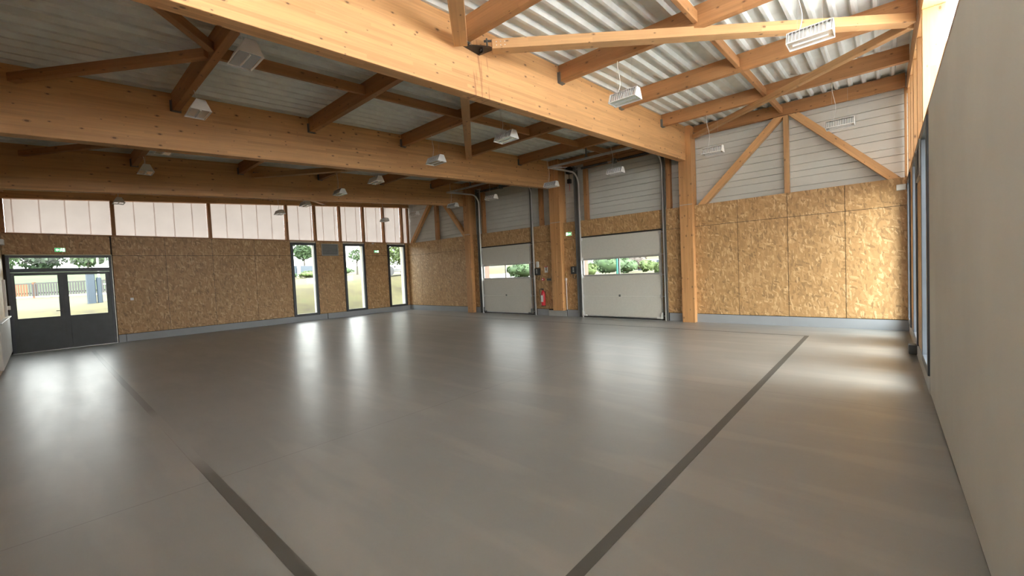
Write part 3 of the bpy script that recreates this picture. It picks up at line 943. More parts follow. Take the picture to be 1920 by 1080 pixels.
for bi, nm in ((1, 'wide'), (2, 'narrow')):
    a, b = BAYS[bi]
    xm = (a + b) / 2 + .1
    brace((xm - .08, 1.60), (a + .06, -.08), 'short diagonal brace in the %s garage door bay, towards the double door' % nm, drop=-.13, shoes=False, mat=WOOD2, w_=.10, h_=.11)
    brace((xm + .12, 1.60), (b - .06, -.20), 'short diagonal brace in the %s garage door bay, towards the plaster wall' % nm, drop=-.13, shoes=False, mat=WOOD2, w_=.10, h_=.11)
# steel node bracket on the pale beam where two braces meet
mb = MB()
mb.add([(-4.066, 3.76, 4.575), (-3.84, 4.08, 4.575), (-3.82, 4.19, 4.575), (-4.066, 4.12, 4.555), (-4.066, 3.76, 4.583), (-3.84, 4.08, 4.583), (-3.82, 4.19, 4.583), (-4.066, 4.12, 4.563)],
       [(0, 3, 2, 1), (4, 5, 6, 7), (0, 1, 5, 4), (1, 2, 6, 5), (2, 3, 7, 6), (3, 0, 4, 7)])
mb.box(-3.97, 4.02, 4.50, -3.90, 4.03, 4.57).tube([(-3.93, 4.0, 4.54), (-3.93, 4.06, 4.54)], .014, 8)
tag(mb.build('brace_bracket', BLACK), 'black steel bracket on the pale beam where two wind braces meet', 'bracket')

# stud and diagonal braces of the cladding wall
def wallstud(p, q, w_, label, mat=WOOD2, d=.16, name='wall_stud'):
    y = YB + .115
    P, Q = Vector((p[0], y, p[1])), Vector((q[0], y, q[1]))
    o = timber(name, P, Q, d, w_, mat, 'center', roll=(0, 1, 0)) if abs(p[0] - q[0]) < .3 else None
    if o is None:
        dd = Q - P
        xx = dd.normalized(); yy = Vector((0, 1, 0)); zz = xx.cross(yy)
        L = dd.length
        zlo, zhi = min(P.z, Q.z), max(P.z, Q.z)
        k_ = zz.z / xx.z            # horizontal cuts at both ends
        h2 = w_ / 2
        prf = [(h2 * k_, -h2), (L + h2 * k_, -h2), (L - h2 * k_, h2), (-h2 * k_, h2)]
        mb = MB()
        lo_ = [(a_, -d / 2, b_) for a_, b_ in prf]
        hi_ = [(a_, d / 2, b_) for a_, b_ in prf]
        mb.add(lo_ + hi_, [(0, 1, 2, 3), (7, 6, 5, 4), (0, 4, 5, 1), (1, 5, 6, 2), (2, 6, 7, 3), (3, 7, 4, 0)])
        o = mb.build(name, mat)
        o.matrix_world = Matrix.Translation(P) @ Matrix((xx, yy, zz)).transposed().to_4x4()
    return tag(o, label, 'stud' if name == 'wall_stud' else 'brace', kind='thing')
wallstud((-1.765, 3.252), (-1.765, 5.12), .10, 'vertical spruce stud between the two diagonals by the plaster wall corner', WOOD3)
wallstud((-3.74, 3.252), (-1.90, 5.115), .155, 'diagonal wall brace rising from the pale beam column', WOOD, name='diagonal_brace')
wallstud((-1.60, 5.115), (.17, 3.252), .155, 'diagonal wall brace falling into the corner beyond the plaster wall', WOOD, name='diagonal_brace')
wallstud((-15.33, 3.252), (-15.33, 5.12), .16, 'vertical stud between the two diagonals in the far corner bay')
wallstud((-17.32, 3.252), (-15.62, 5.115), .15, 'diagonal wall brace rising from the corner of the double door wall', WOOD, name='diagonal_brace')
wallstud((-15.02, 5.115), (-13.42, 3.252), .15, 'diagonal wall brace falling beside the narrower garage door bay', WOOD, name='diagonal_brace')
wallstud((-13.29, 3.252), (-13.29, 4.47), .10, 'slim stud against the column of the darkest beam')
for x_, z1, lab in ((-7.42, 4.93, 'stud above the wider garage door, on its control box side'), (-4.66, 5.10, 'stud above the wider garage door, on its column side'),
                (-12.30, 4.93, 'stud above the narrower garage door, towards the braced bay'), (-9.32, 5.10, 'stud above the narrower garage door, on its control box side')):
    wallstud((x_, 3.252), (x_, z1), .12, lab)
for x0, x1, nm in ((-7.35, -4.74, 'wider'), (-12.22, -9.40, 'narrower')):
    o = timber('header_timber', (x0 - .10, YB + .115, 4.95), (x1 - .0, YB + .115, 4.95), .16, .16, WOOD2, 'bottom')
    tag(o, 'horizontal spruce header high above the %s garage door' % nm, 'timber', kind='thing')

# ================================================================== DOORS
def arc(c, r, a0, a1, n, x):
    return [(x, c[0] + r * math.cos(a0 + (a1 - a0) * i / n), c[1] + r * math.sin(a0 + (a1 - a0) * i / n)) for i in range(n + 1)]
def garage_door(n, x0, x1, xl, xr, label, yend, lockside):
    """x0,x1 leaf edges; xl,xr track lines"""
    r = empty('door_%d' % n, ((x0 + x1) / 2, 12.15, 0))
    tag(r, label, 'garage door', kind='structure')
    yf, yb_ = 12.135, 12.175
    def panel(z0, z1):
        return MB().bbox(x0, yf, z0 + .002, x1, yb_, z1 - .002, .004).build('door_panel', DOORW, r)
    panel(0.045, 0.715); panel(0.715, 1.365); panel(1.955, 2.655)
    f = MB()
    zf0, zf1, fr = 1.365, 1.955, .055
    f.bbox(x0, yf, zf0, x1, yb_, zf0 + fr, .003).bbox(x0, yf, zf1 - fr, x1, yb_, zf1, .003)
    f.bbox(x0, yf, zf0 + fr, x0 + .09, yb_, zf1 - fr, .003).bbox(x1 - .09, yf, zf0 + fr, x1, yb_, zf1 - fr, .003)
    f.bbox((x0 + x1) / 2 - .025, yf - .006, zf0 + .01, (x0 + x1) / 2 + .025, yb_, zf1 - .01, .003)
    f.build('window_section', DFRAME, r)
    for a, b in ((x0 + .088, (x0 + x1) / 2 - .023), ((x0 + x1) / 2 + .023, x1 - .088)):
        MB().box(a, yf + .012, zf0 + fr - .005, b, yf + .018, zf1 - fr + .005).build('door_pane', GLASS, r)
    MB().box(x0, yf + .002, 0.004, x1, yb_ - .004, 0.046).build('bottom_seal', SEAL, r)
    MB().box(x0 - .03, yf - .006, 2.657, x1 + .03, yb_, 2.70).build('top_seal', SEAL, r)
    hb = MB().bbox(x0 + .01, yf - .012, .047, x1 - .01, yf - .001, .075, .002)
    hb.build('bottom_rail', GALV, r)
    # middle pull and window brackets
    m_ = MB().bbox((x0 + x1) / 2 - .03, yf - .03, .70, (x0 + x1) / 2 + .03, yf - .001, .77, .006)
    m_.build('door_pull', DSTEEL, r)
    for s, xe in ((1, x0), (-1, x1)):
        # end stiles and roller hinges
        st = MB()
        for (a, b) in ((.075, .712), (.718, 1.362), (1.958, 2.65)):
            st.box(xe + s * .002, yf - .004, a, xe + s * .045, yf - .0005, b)
        st.build('end_cap', DFRAME, r)
        xt = xl if s == 1 else xr
        for zz in (.14, .715, 1.365, 1.955, 2.60):
            h = MB().bbox(xe + s * .005, yf - .025, zz - .05, xe + s * .075, yf - .005, zz + .05, .004)
            h.tube([(xe + s * .04, yf - .045, zz), (xt, yf - .045, zz)], .008, 8)
            h.tube([(xt - s * .012, yf - .045, zz), (xt + s * .012, yf - .045, zz)], .022, 10)
            h.build('roller_hinge', GALV, r)
        c = MB().bbox(xe + s * .02, yf - .06, .05, xe + s * .17, yf - .012, .10, .006).bbox(xe - s * .005, yf - .07, .05, xe + s * .04, yf - .012, .24, .006)
        c.build('cable_bracket', PALE if n == 2 else DSTEEL, r)
        # angle post and the bright curved rail
        xo = xe - s * .155
        p = MB().box(xe - s * .03, YB - .012, 0, xo, YB - .006, 5.02).box(xo, YB - .10, 0, xo + s * .006, YB - .012, 5.02)
        p.build('track_angle', DSTEEL, r)
        yr = yf - .055
        zc, rad = 4.43, .36
        pts = [(xt, yr, .0), (xt, yr, 1.0), (xt, yr, 2.2), (xt, yr, 3.4)] + arc((yr - rad, zc), rad, 0, PI / 2, 8, xt) + [(xt, yr - rad - .5, zc + rad - .02), (xt, yend, zc + rad - .06)]
        t = MB().strip(pts, .013, .026)
        t.build('track_rail', RAIL, r)
        # lifting cable and drum
        MB().tube([(xe - s * .02, yf - .03, .15), (xe - s * .03, yf - .03, 4.85)], .003, 5).build('lift_cable', DSTEEL, r)
        d = MB().tube([(xe - s * .09, 12.05, 4.93), (xe - s * .02, 12.05, 4.93)], .075, 16)
        d.bbox(xe - s * .14, 12.03, 4.80, xe - s * .10, 12.14, 5.05, .004)
        d.build('cable_drum', DSTEEL, r)
    MB().tube([(x0 - .12, 12.05, 4.93), (x1 + .12, 12.05, 4.93)], .013, 10).build('spring_shaft', GALV, r)
    for (a, b) in ((x0 + .18, x0 + 1.15), (x1 - 1.25, x1 - .25)):
        pts = []
        turns = 46
        for i in range(turns * 8 + 1):
            an = 2 * PI * i / 8
            pts.append((a + (b - a) * i / (turns * 8), 12.05 + .034 * math.cos(an), 4.93 + .034 * math.sin(an)))
        MB().tube(pts, .007, 5).build('torsion_spring', BLACK, r)
    MB().bbox((x0 + x1) / 2 - .06, 12.0, 4.86, (x0 + x1) / 2 + .06, 12.14, 5.0, .006).build('spring_bracket', DSTEEL, r)
    zend = zc + rad - .06
    MB().bbox(xl - .02, yend - .02, zend - .03, xr + .02, yend + .02, zend + .03, .003).build('cross_rail', GALV, r)
    for fx in (.47,) if n == 2 else (.47,):
        xh = xl + (xr - xl) * fx
        MB().bbox(xh - .018, yend - .018, zend + .03, xh + .018, yend + .014, zpur(10.38) + .02, .003).bbox(xh - .06, yend - .025, zend + .028, xh + .06, yend + .03, zend + .05, .003).build('rail_hanger', DSTEEL, r)
    MB().tube([(xl + .02, yend + .02, zend + .01), (xl + .30, yend + .55, zend + .04)], .010, 6).build('rail_stay', GALV, r)
    return r
d2 = garage_door(2, -7.62, -4.88, -7.585, -4.775, 'wide cream sectional garage door with two window panes, beside the green exit sign', 10.44, 0)
d3 = garage_door(3, -12.36, -9.80, -12.345, -9.60, 'narrow cream sectional garage door on the extinguisher\'s far side', 10.44, 0)

# black drive units at the shaft
def drive(x, zz, label, cord):
    r = empty('door_motor', (x, 12.05, zz), label, 'motor', 'garage door drives')
    MB().bbox(x - .09, 11.95, zz - .10, x + .09, 12.13, zz + .12, .012).build('motor_housing', BLACK, r)
    if cord:
        MB().bbox(x - .07, 11.98, zz - .42, x + .05, 12.10, zz - .27, .012).tube([(x - .02, 12.05, zz - .27), (x - .02, 12.05, zz - .09)], .012, 6).build('gear_unit', BLACK, r)
        MB().tube([(x - .02, 12.04, zz - .42), (x + .0, 12.04, zz - .52), (x - .015, 12.04, zz - .66)], .008, 6).build('pull_cord', RED, r)
drive(-7.90, 4.93, 'black drive unit with a red pull cord up beside the wide garage door', True)
drive(-9.50, 4.86, 'black drive unit up beside the narrow garage door', False)

# the dark double door
r = empty('door_1', (XL, 0.5, 0))
tag(r, 'dark double door with two square panes and a glazed strip above', 'door', kind='structure')
y0, y1, zt = -0.55, 1.52, 2.675
f = MB()
xa, xb = XL - .05, XL + .012
f.bbox(xa, y0, 0, xb, y0 + .07, zt, .004).bbox(xa, y1 - .065, 0, xb, y1, zt, .004)
f.bbox(xa, y0 + .07, 2.60, xb, y1 - .065, zt, .004).bbox(xa, y0 + .07, 2.20, xb, y1 - .065, 2.31, .004)
f.build('door_frame', ANTH, r)
MB().box(XL - .03, y0 + .06, 2.305, XL - .022, y1 - .06, 2.605).build('transom_pane', GLASS, r)
for (a, b, pa, pb) in ((-.485, .4795, -.415, .375), (.4805, 1.46, .575, 1.36)):
    l = MB()
    xa2, xb2 = XL - .045, XL + .002
    l.bbox(xa2, a, .012, xb2, pa, 2.195, .003).bbox(xa2, pb, .012, xb2, b, 2.195, .003)
    l.bbox(xa2, pa, .012, xb2, pb, .945, .003).bbox(xa2, pa, 2.115, xb2, pb, 2.195, .003)
    lf = l.build('door_leaf', DOORP, r)
    g = MB().box(XL - .028, pa - .01, .935, XL - .02, pb + .01, 2.125).build('door_pane', GLASS)
    setparent(g, lf); g.matrix_parent_inverse = lf.matrix_world.inverted(); g.location = Vector(g.location)
hd = MB().tube([(XL + .06, .30, 1.10), (XL + .06, .43, 1.10)], .010, 8).tube([(XL + .0, .43, 1.10), (XL + .06, .43, 1.10)], .010, 8).bbox(XL, .41, 1.0, XL + .012, .45, 1.16, .003)
hd.build('door_handle', DGREY, r)
MB().box(XL - .05, y0, 0, XL + .02, y1, .012).build('threshold', GALV, r)
MB().bbox(XL + .0025, .465, .02, XL + .010, .495, 2.19, .002).build('leaf_strip', DOORP, r)

# ================================================================== SMALL FITTINGS ON THE WALLS
def wallbox(name, ax, face, sgn, u0, u1, z0, z1, d, mat, label, cat, c=.006, extra=None):
    mb = MB()
    if ax == 'y':
        mb.bbox(u0, face, z0, u1, face - d, z1, c)
    else:
        mb.bbox(face, u0, z0, face + sgn * d, u1, z1, c)
    if extra:
        r = empty(name, ((u0 + u1) / 2, face, (z0 + z1) / 2) if ax == 'y' else (face, (u0 + u1) / 2, (z0 + z1) / 2), label, cat)
        mb.build(extra, mat, r)
        return r
    return tag(mb.build(name, mat), label, cat)

SIGNG = emit('sign green', (0.10, 0.55, 0.20), 0.55)
SIGNW = emit('sign white', (0.9, 1.0, 0.85), 1.3)
def exit_sign(ax, face, u0, u1, z0, z1, sgn, label, flip=False):
    r = wallbox('exit_sign', ax, face, sgn, u0, u1, z0, z1, .035, PALE, label, 'exit sign', extra='sign_housing')
    def P(u, z, dd):
        uu = u0 + (u1 - u0) * ((1 - u) if flip else u)
        zz = z0 + (z1 - z0) * z
        return (uu, face - dd, zz) if ax == 'y' else (face + sgn * dd, uu, zz)
    def poly(pts, name, mat, dd):
        vs = [P(u, z, dd) for u, z in pts] + [P(u, z, dd + .003) for u, z in pts]
        n_ = len(pts)
        fs = [tuple(range(n_)), tuple(range(2 * n_ - 1, n_ - 1, -1))] + [(i, (i + 1) % n_, n_ + (i + 1) % n_, n_ + i) for i in range(n_)]
        return MB().add(vs, fs)
    poly([(.03, .06), (.97, .06), (.97, .94), (.03, .94)], 'sign_face', SIGNG, .0355).build('sign_face', SIGNG, r)
    a = poly([(.12, .5), (.26, .2), (.26, .4), (.44, .4), (.44, .6), (.26, .6), (.26, .8)], 'a', SIGNW, .039)
    a.build('arrow_mark', SIGNW, r)
    b = poly([(.74, .12), (.92, .12), (.92, .88), (.74, .88)], 'b', SIGNW, .039)
    b.build('doorway_mark', SIGNW, r)
    m_ = poly([(.60, .78), (.66, .78), (.66, .9), (.60, .9)], 'h', SIGNW, .039)
    for pts in ([(.54, .45), (.62, .75), (.69, .72), (.63, .42)], [(.55, .45), (.62, .42), (.52, .14), (.47, .17)], [(.58, .45), (.64, .45), (.70, .25), (.65, .22)], [(.50, .62), (.60, .68), (.60, .74), (.50, .67)]):
        q = poly(pts, 'm', SIGNW, .039)
        m_.add(q.v, q.f)
    m_.build('runner_mark', SIGNW, r)
exit_sign('x', XL, .36, .58, 2.765, 2.885, 1, 'green lit exit sign over the dark double door')
exit_sign('x', XL, 10.33, 10.58, 2.79, 2.91, 1, 'lit exit sign between the tall windows near the far corner')
exit_sign('y', YB, -8.20, -7.97, 2.775, 2.905, -1, 'lit green exit sign beside the wide garage door', flip=True)
wallbox('smoke_detector', 'x', XL, 1, 10.24, 10.34, 3.18, 3.245, .06, PALE, 'tiny pale detector under the clerestory rail beyond the vent', 'detector', .02)
wallbox('light_switch', 'x', XL, 1, 1.88, 1.96, 1.27, 1.35, .012, WHITE, 'small white switch on the boards next to the double door', 'switch')
wallbox('emergency_light', 'y', YF, 1, -17.50, -17.15, 2.93, 3.07, -.07, WHITE, 'white emergency light box high beside the double door', 'light')
wallbox('socket_box', 'y', YF, 1, -17.1, -17.0, 1.22, 1.32, -.09, WHITE, 'small white socket above the pale lining ledge', 'socket')
wallbox('cable_trunking', 'y', YF, 1, -16.75, -16.66, 1.06, 2.0, -.05, WHITE, 'slim white cable trunking above the pale lining ledge', 'trunking')
wallbox('low_white_box', 'y', YF, 1, -17.45, -17.25, .02, .52, -.09, WHITE, 'narrow white box standing at the foot of the double door frame', 'box') if False else None
wallbox('emergency_light', 'y', YB, -1, .20, .35, 2.98, 3.10, .06, WHITE, 'white emergency light box at the corner above the last window', 'light')
wallbox('floor_socket', 'x', XR, -1, 9.22, 9.40, .02, .17, .10, DGREY, 'dark grey socket box low under the tall windows past the plaster', 'socket')
# vents
def vent(xi, sgn, label, mat):
    y0, y1, z0, z1 = 7.93, 8.65, 2.665, 3.165
    r = empty('louvre_vent', (xi, (y0 + y1) / 2, (z0 + z1) / 2), label, 'vent')
    f = MB()
    d = .025
    f.bbox(xi, y0, z0, xi + sgn * d, y0 + .035, z1, .003).bbox(xi, y1 - .035, z0, xi + sgn * d, y1, z1, .003)
    f.bbox(xi, y0 + .035, z0, xi + sgn * d, y1 - .035, z0 + .035, .003).bbox(xi, y0 + .035, z1 - .035, xi + sgn * d, y1 - .035, z1, .003)
    f.build('vent_frame', mat, r)
    MB().box(xi + sgn * .0005, y0 + .03, z0 + .03, xi + sgn * .004, y1 - .03, z1 - .03).build('vent_backing', DGREY, r)
    s = MB()
    z = z0 + .05
    while z < z1 - .05:
        s.add([(xi + sgn * .005, y0 + .034, z + .022), (xi + sgn * .022, y0 + .034, z), (xi + sgn * .022, y1 - .034, z), (xi + sgn * .005, y1 - .034, z + .022),
               (xi + sgn * .005, y0 + .034, z + .026), (xi + sgn * .022, y0 + .034, z + .004), (xi + sgn * .022, y1 - .034, z + .004), (xi + sgn * .005, y1 - .034, z + .026)],
              [(0, 1, 2, 3), (7, 6, 5, 4), (0, 4, 5, 1), (1, 5, 6, 2), (2, 6, 7, 3), (3, 7, 4, 0)])
        z += .034
    s.build('vent_slats', mat, r)
vent(XL, 1, 'grey louvre vent between two tall windows of the double door wall', plain('grey vent', (.36, .37, .36), .4, .3))
vent(XR, -1, 'louvre vent seen edge-on between windows past the plaster wall', plain('dull vent', (.25, .25, .24), .4, .3))

# door controls
def control(x0, x1, z0, z1, label):
    r = wallbox('door_control', 'y', YB, -1, x0, x1, z0, z1, .10, BLACK, label, 'control box', .012, extra='control_housing')
    xm = (x0 + x1) / 2
    MB().bbox(xm - .03, YB - .112, (z0 + z1) / 2 - .08, xm + .05, YB - .101, z1 - .03, .003).build('button_plate', DSTEEL, r)
    for dz in (-.035, .025, .07):
        MB().tube([(xm + .01, YB - .112, (z0 + z1) / 2 + dz), (xm + .01, YB - .122, (z0 + z1) / 2 + dz)], .013, 10).build('push_button', WHITE, r)
    MB().tube([(xm - .03, YB - .05, z0), (xm - .04, YB - .05, z0 - .12), (xm + .03, YB - .04, z0 - .18), (xm + .06, YB - .03, z0 - .05)], .010, 6).build('control_cable', BLACK, r)
control(-8.02, -7.80, 1.465, 1.725, 'black control box beside the wide garage door')
control(-9.60, -9.38, 1.465, 1.725, 'black control box beside the narrow garage door, above the extinguisher')
wallbox('dispenser', 'y', YB, -1, -9.55, -9.43, 1.745, 1.97, .07, PALE, 'small pale box right above the narrow garage door control', 'box', .02)
# instruction sign for the extinguisher: white card, black bottle pictogram
r = wallbox('extinguisher_sign', 'y', YB, -1, -9.20, -9.05, 1.55, 1.775, .006, WHITE, 'small white instruction card with dark pictogram above the extinguisher', 'sign', .001, extra='card')
MB().bbox(-9.145, YB - .009, 1.62, -9.105, YB - .0065, 1.745, .001).build('pictogram_mark', DGREY, r)
MB().bbox(-9.195, YB - .0085, 1.745, -9.055, YB - .0065, 1.772, .001).build('header_mark', RED, r)
r = wallbox('alarm_button', 'y', YB, -1, -9.33, -9.22, 1.26, 1.355, .045, RED, 'red fire alarm button above the extinguisher', 'alarm', .006, extra='alarm_housing')
MB().bbox(-9.305, YB - .049, 1.285, -9.245, YB - .0455, 1.33, .001).build('button_face', WHITE, r)
r = wallbox('socket_row', 'y', YB, -1, -9.10, -8.92, 1.255, 1.345, .03, DSTEEL, 'grey switch and socket row beside the column between the garage doors', 'socket', .004, extra='socket_plate')
for x_ in (-9.065, -9.01, -8.955):
    MB().bbox(x_ - .018, YB - .034, 1.275, x_ + .018, YB - .0305, 1.325, .002).build('rocker', DGREY, r)
r = wallbox('junction_box', 'y', YB, -1, -8.305, -8.235, 1.25, 1.335, .05, PALE, 'pale junction box with a thin conduit beside the middle column', 'box', .006, extra='box_housing')
MB().tube([(-8.27, YB - .02, 1.25), (-8.27, YB - .02, .235)], .014, 10).build('conduit', PALE, r)

# fire extinguisher
ex, ey = -9.235, YB - .10
r = empty('fire_extinguisher', (ex, ey, .34), 'red fire extinguisher hanging on the boards between the garage doors', 'fire extinguisher')
pr = [(.0, .34), (.070, .345), (.078, .37), (.078, .80), (.070, .85), (.045, .885), (.022, .90), (.022, .92), (.0, .92)]
vs, fs = [], []
for (rad, z) in pr:
    for k in range(20):
        a = 2 * PI * k / 20
        vs.append((ex + rad * math.cos(a), ey + rad * math.sin(a), z))
for i in range(len(pr) - 1):
    for k in range(20):
        j = (k + 1) % 20
        fs.append((i * 20 + k, i * 20 + j, (i + 1) * 20 + j, (i + 1) * 20 + k))
cyl = MB().add(vs, fs).build('cylinder_body', RED, r, smooth=True)
MB().tube([(ex, ey, .345), (ex, ey, .37)], .080, 20).build('foot_ring', BLACK, cyl)
MB().bbox(ex - .02, ey - .02, .92, ex + .02, ey + .02, .96, .004).bbox(ex - .02, ey - .1, .965, ex + .02, ey + .04, .985, .004).bbox(ex - .018, ey - .09, .935, ex + .018, ey, .95, .004).build('valve_handle', BLACK, r)
MB().tube([(ex - .02, ey, .945), (ex - .10, ey - .02, .97), (ex - .14, ey - .03, .90), (ex - .13, ey - .03, .80), (ex - .09, ey - .04, .70), (ex - .085, ey - .04, .55)], .012, 8).build('hose', BLACK, r, smooth=True)
MB().bbox(ex - .05, ey - .0815, .50, ex + .05, ey - .074, .74, .002).build('label_plate', PALE, cyl)
MB().bbox(ex - .03, ey + .079, .5, ex + .03, YB - .0005, .88, .003).build('wall_bracket', DSTEEL, r)

# ================================================================== FLOOR LINES
def line(x0, y0, x1, y1, mat, label):
    tag(MB().box(x0, y0, .0004, x1, y1, .0022).build('floor_marking', mat), label, 'floor line', 'painted floor lines', 'thing')
line(-15.98, .845, -1.277, .925, TAPEW, 'long grey floor line parallel to the garage door wall, worn away midway')
line(-1.277, .845, -1.200, 10.71, TAPE, 'straight grey floor line running up to the garage door wall beside the window light')
line(-15.98, 10.665, -1.277, 10.70, TAPE, 'thin grey floor line just in front of the garage doors')

# ================================================================== PENDANT LIGHTS
def make_lamp(cable):
    r = empty('pendant_light', (0, 0, 0))
    L, wt, wb, h = .44, .055, .125, .150      # half widths
    hs = MB()
    for s in (-1, 1):
        x0, x1 = s * L / 2, s * (L / 2 - .006)
        if x0 > x1: x0, x1 = x1, x0
        hs.prism([(-wb, 0), (wb, 0), (wt, h), (-wt, h)], 'x', x0, x1)
    hs.box(-L / 2, -wt, h - .006, L / 2, wt, h)
    for s in (-1, 1):
        hs.prism([(s * wb - .004, 0), (s * wb + .004, 0), (s * (wb - .006) + .004, .014), (s * (wb - .006) - .004, .014)], 'x', -L / 2 + .006, L / 2 - .006)
    hso = hs.build('lamp_housing', WHITE, r)
    fin = MB()
    nf = 12
    for i in range(nf):
        xx = -L / 2 + .02 + (L - .04) * i / (nf - 1)
        for s in (-1, 1):
            def pt(t, d):
                return (s * (wb + (wt - wb) * t - d), h * t)
            q = [pt(.10, .000), pt(.95, .000), pt(.95, .012), pt(.10, .016)]
            if s < 0: q = q[::-1]
            fin.prism(q, 'x', xx - .002, xx + .002)
    fin.build('louvre', WHITE, hso)
    rf = MB()
    rf.hexa([(-L / 2 + .012, -wb + .018, .012), (L / 2 - .012, -wb + .018, .012), (L / 2 - .012, wb - .018, .012), (-L / 2 + .012, wb - .018, .012)],
            [(-L / 2 + .012, -wt + .016, h - .02), (L / 2 - .012, -wt + .016, h - .02), (L / 2 - .012, wt - .016, h - .02), (-L / 2 + .012, wt - .016, h - .02)])
    rfo = rf.build('reflector', MIRR, r)
    MB().tube([(-L / 2 + .05, 0, .008), (L / 2 - .05, 0, .008)], .011, 10).build('lamp_tube', WHITE, rfo)
    T = cable
    pts = []
    for i in range(13):
        t = i / 12
        pts.append((-.10 + .030 * math.sin(t * PI * 1.7) * (T / .7) + .02 * t, -.01 + .02 * math.sin(t * PI), h + T * t))
    MB().tube(pts, .0048, 6).build('cable', WHITE, r, smooth=True)
    for s in (-1, 1):
        MB().tube([(s * .12, 0, h), (s * .12, 0, h + T)], .0012, 4).build('suspension_wire', GALV, r)
    return r
ROWN = {1.69: 'row far from garage doors', 6.05: 'middle row', 10.4: 'row near garage doors'}
LB = ((-.62, 'plaster wall bay', 'window side'), (-2.92, 'plaster wall bay', 'pale beam side'), (-5.36, 'wide garage door bay', 'behind pale beam'), (-7.48, 'wide garage door bay', 'by middle beam'),
      (-10.0, 'narrow garage door bay', 'behind middle beam'), (-12.0, 'narrow garage door bay', 'by darkest beam'), (-14.42, 'double door bay', 'behind darkest beam'), (-16.66, 'double door bay', 'by clerestory'))
for y in (1.69, 6.05, 10.4):
    proto = None
    for x_, bn, sd in LB:
        if y < 2 and x_ > -3:
            continue
        if proto is None:
            o = proto = make_lamp(zpur(y) - (4.125 + .150))
        else:
            o = copy_tree(proto)
        o.location = (x_, y, 4.125)
        o.rotation_euler = (0, 0, random.uniform(-.02, .02))
        tag(o, 'white louvred pendant, %s, %s, %s' % (bn, ROWN[y], sd), 'pendant light', 'pendant lights')
# loose cable end by the second bay's lamp
MB_ = MB().tube([(-5.05, 6.05, 4.70), (-5.052, 6.05, 4.35), (-5.05, 6.05, 3.96), (-5.06, 6.04, 3.90), (-5.08, 6.03, 3.88)], .0028, 5)

# ================================================================== OUTSIDE
def sstep(a, b, v):
    t = max(0.0, min(1.0, (v - a) / (b - a)))
    return t * t * (3 - 2 * t)
def gz(x, y):
    h1 = 1.12 * sstep(-18.6, -24.5, x) + (0.022 * max(0.0, -24.5 - x)) + .045 * max(0.0, y) * sstep(-18.6, -24.5, x)
    h1 += 1.9 * sstep(-44, -60, x) * sstep(12, 8, y)
    h2 = 1.30 * sstep(13.0, 18.5, y) + .008 * max(0.0, y - 18.5)
    return -0.12 + max(h1, h2) if x < -17 else -0.12 + h2
gx = [i * 1.0 for i in range(-80, 31)]
gy = [i * 1.0 for i in range(-30, 71)]
vs = [(x_, y_, gz(x_, y_) - (0.6 if (XLO + .5 < x_ < XRO - .5 and YF - .1 < y_ < YC) else 0)) for y_ in gy for x_ in gx]
W_ = len(gx)
fs = [(j * W_ + i, j * W_ + i + 1, (j + 1) * W_ + i + 1, (j + 1) * W_ + i) for j in range(len(gy) - 1) for i in range(W_ - 1)]
o = MB().add(vs, fs).build('ground', LAWN, smooth=True)
struct(o, 'dry yellowish lawn seen through the windows', 'lawn')
# pale path behind the garage doors
vs, fs = [], []
pth = [(-32, 23.5), (-26, 22.6), (-21, 21.8), (-17, 22.0), (-13.5, 21.2), (-10.5, 20.6), (-7, 21.5), (-3, 25.0), (2, 29)]
for i, (x_, y_) in enumerate(pth):
    wd = 3.2 if x_ < -14 else 2.0
    vs += [(x_, y_ - .2, gz(x_, y_ - .2) + .03), (x_, y_ + wd, gz(x_, y_ + wd) + .03)]
for i in range(len(pth) - 1):
    fs.append((2 * i, 2 * i + 2, 2 * i + 3, 2 * i + 1))
struct(MB().add(vs, fs).build('path', PATH), 'pale drive crossing behind the garage door panes', 'path')

def foliage(c, rx, ry, rz, n_, leaf, seed, hollow=.55):
    rnd = random.Random(seed)
    mb = MB()
    for i in range(n_):
        while True:
            p = Vector((rnd.uniform(-1, 1), rnd.uniform(-1, 1), rnd.uniform(-1, 1)))
            if hollow < p.length < 1: break
        wob = .85 + .25 * math.sin(5 * p.x + seed) * math.cos(4 * p.z + seed)
        q = Vector((c[0] + p.x * rx * wob, c[1] + p.y * ry * wob, c[2] + p.z * rz * wob))
        a = Vector((rnd.uniform(-1, 1), rnd.uniform(-1, 1), rnd.uniform(-1, 1))).normalized()
        b = a.orthogonal().normalized()
        s = leaf * rnd.uniform(.6, 1.3)
        mb.add([q - a * s, q + b * s * .5, q + a * s, q - b * s * .5], [(0, 1, 2, 3)])
    return mb
def tree(x_, y_, h, cr, mat, seed, label, n_=900, leaf=.22, name='leafy_tree', sq=.8):
    z0 = gz(x_, y_)
    r = empty(name, (x_, y_, z0), label, 'tree', 'trees outside')
    cz = z0 + h - cr * sq
    MB().tube([(x_, y_, z0 - .1), (x_ + .05, y_, z0 + h * .3), (x_ - .05, y_ + .05, cz)], [.035 * h, .025 * h, .016 * h], 8).tube([(x_, y_, z0 + h * .35), (x_ + cr * .4, y_, cz + .2)], [.015 * h, .006 * h], 6).tube([(x_, y_, z0 + h * .4), (x_ - cr * .3, y_ + cr * .3, cz + .3)], [.015 * h, .006 * h], 6).build('trunk', BARK, r)
    foliage((x_, y_, cz), cr, cr, cr * sq, n_, leaf, seed, .3).build('crown', mat, r)
